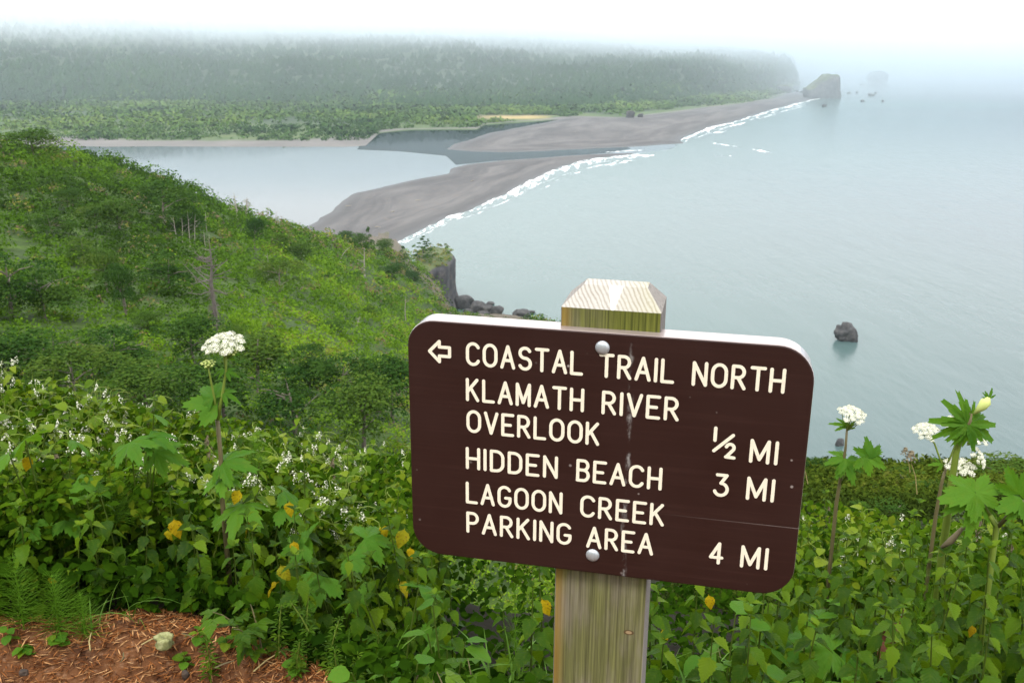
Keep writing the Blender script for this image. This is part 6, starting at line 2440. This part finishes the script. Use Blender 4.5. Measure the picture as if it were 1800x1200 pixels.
for i, (px, py, n_, L, lb) in enumerate(((372, 1168, 6, .032, 'small green seedling right of the twig on the litter'), (322, 1135, 7, .026, 'seedling just right of the lichen stone'), (350, 1122, 7, .030, 'seedling between the stone and the bank'),
                                         (40, 1128, 9, .030, 'low spreading seedling on the litter at far left'), (100, 1122, 8, .034, 'seedling below the bushy horsetail'), (398, 1135, 6, .03, 'seedling in the dark hollow at the litter edge'),
                                         (270, 1165, 4, .022, 'tiny seedling in the open litter'), (470, 1140, 7, .035, 'leafy seedling at the right end of the litter'), (520, 1175, 8, .035, 'seedling at the corner where litter meets bank'),
                                         (16, 1118, 6, .03, 'seedling cut by the left edge above the litter'))):
    p = on_level(np.array(float(px)), np.array(float(py)), .0)
    z = float(ground_z(p[0], p[1])[0])
    o = thing('seedling', lb, 'seedling', (p[0], p[1], z - .004))
    m = MB()
    h = rp.uniform(.03, .06)
    m.tube([(0, 0, 0), (.002, 0, h * .5), (0, .003, h)], [.0016, .0014, .001], 4)
    obj('stem', m.mesh('stem', M['stem']), o)
    for k in range(n_):
        place_leaf(o, rp.choice(BLEAF + VLEAF), (0, 0, h * (.4 + .6 * k / n_)), k * 2.4, rp.uniform(-.3, .3), L * rp.uniform(.8, 1.3), rp)


# ------------------------------------------------------------------ haze, and the low cloud deck with sea fog over the far hills
def box_mesh(name, lo, hi, mat):
    m = MB()
    x0, y0, z0 = lo
    x1, y1, z1 = hi
    m.add([(x0, y0, z0), (x1, y0, z0), (x1, y1, z0), (x0, y1, z0), (x0, y0, z1), (x1, y0, z1), (x1, y1, z1), (x0, y1, z1)],
          [(0, 3, 2, 1), (4, 5, 6, 7), (0, 1, 5, 4), (1, 2, 6, 5), (2, 3, 7, 6), (3, 0, 4, 7)])
    return m.mesh(name, mat)


def volume_material(name, color, density, aniso):
    m = bpy.data.materials.new(name)
    m.use_nodes = True
    t = m.node_tree
    t.nodes.remove(t.nodes['Principled BSDF'])
    v = t.nodes.new('ShaderNodeVolumePrincipled')
    v.inputs['Color'].default_value = (*color, 1)
    v.inputs['Density'].default_value = density
    v.inputs['Anisotropy'].default_value = aniso
    t.links.new(v.outputs[0], t.nodes['Material Output'].inputs['Volume'])
    return m, t, v


hm, _, _ = volume_material('haze_air', (0.74, 0.88, 0.98), 0.000042, 0.2)
stuff('haze', box_mesh('haze', (-15000, -1500, SEA - 14), (15000, 14000, 330), hm))

fm, t, v = volume_material('cloud_and_fog_air', (0.88, 0.95, 1.0), 0.0, 0.0)
g = t.nodes.new('ShaderNodeNewGeometry')
s = t.nodes.new('ShaderNodeSeparateXYZ')
t.links.new(g.outputs['Position'], s.inputs[0])
nn = noise(t, coords(t, 'Object', (0.0009, 0.0009, 0.004)), 1.0, 4, 0.6)
zz = mth(t, 'ADD', s.outputs[2], mth(t, 'ADD', mth(t, 'MULTIPLY_ADD', nn, 150.0, -75.0), mth(t, 'MULTIPLY', smooth01(t, s.outputs[0], -150.0, 500.0), 26.0)))
dz = smooth01(t, zz, -118.0, 52.0)
up = mth(t, 'MULTIPLY', mth(t, 'MULTIPLY', dz, dz), 0.0045)  # the cloud deck that swallows the hilltops
# out at sea the fog lies down to the water
seaw = mth(t, 'MULTIPLY', smooth01(t, s.outputs[1], 2300.0, 5000.0), smooth01(t, mth(t, 'SUBTRACT', s.outputs[0], mth(t, 'MULTIPLY', s.outputs[1], 0.20)), -250.0, 600.0))
dn = up
low_fog = mth(t, 'MULTIPLY', seaw, 0.0012)
mist = mth(t, 'MULTIPLY', smooth01(t, s.outputs[1], 1900.0, 3600.0), 0.00031)
edge = mth(t, 'MULTIPLY', smooth01(t, s.outputs[1], 2800.0, 3900.0), smooth01(t, s.outputs[2], 150.0, 100.0))
t.links.new(mth(t, 'ADD', mth(t, 'ADD', mth(t, 'MULTIPLY', dn, edge), mist), low_fog), v.inputs['Density'])
fm.cycles.volume_step_rate = 0.15
stuff('cloud_and_fog_bank', box_mesh('cloud_and_fog_bank', (-9500, 1500, SEA - 3), (11500, 13600, 160), fm))
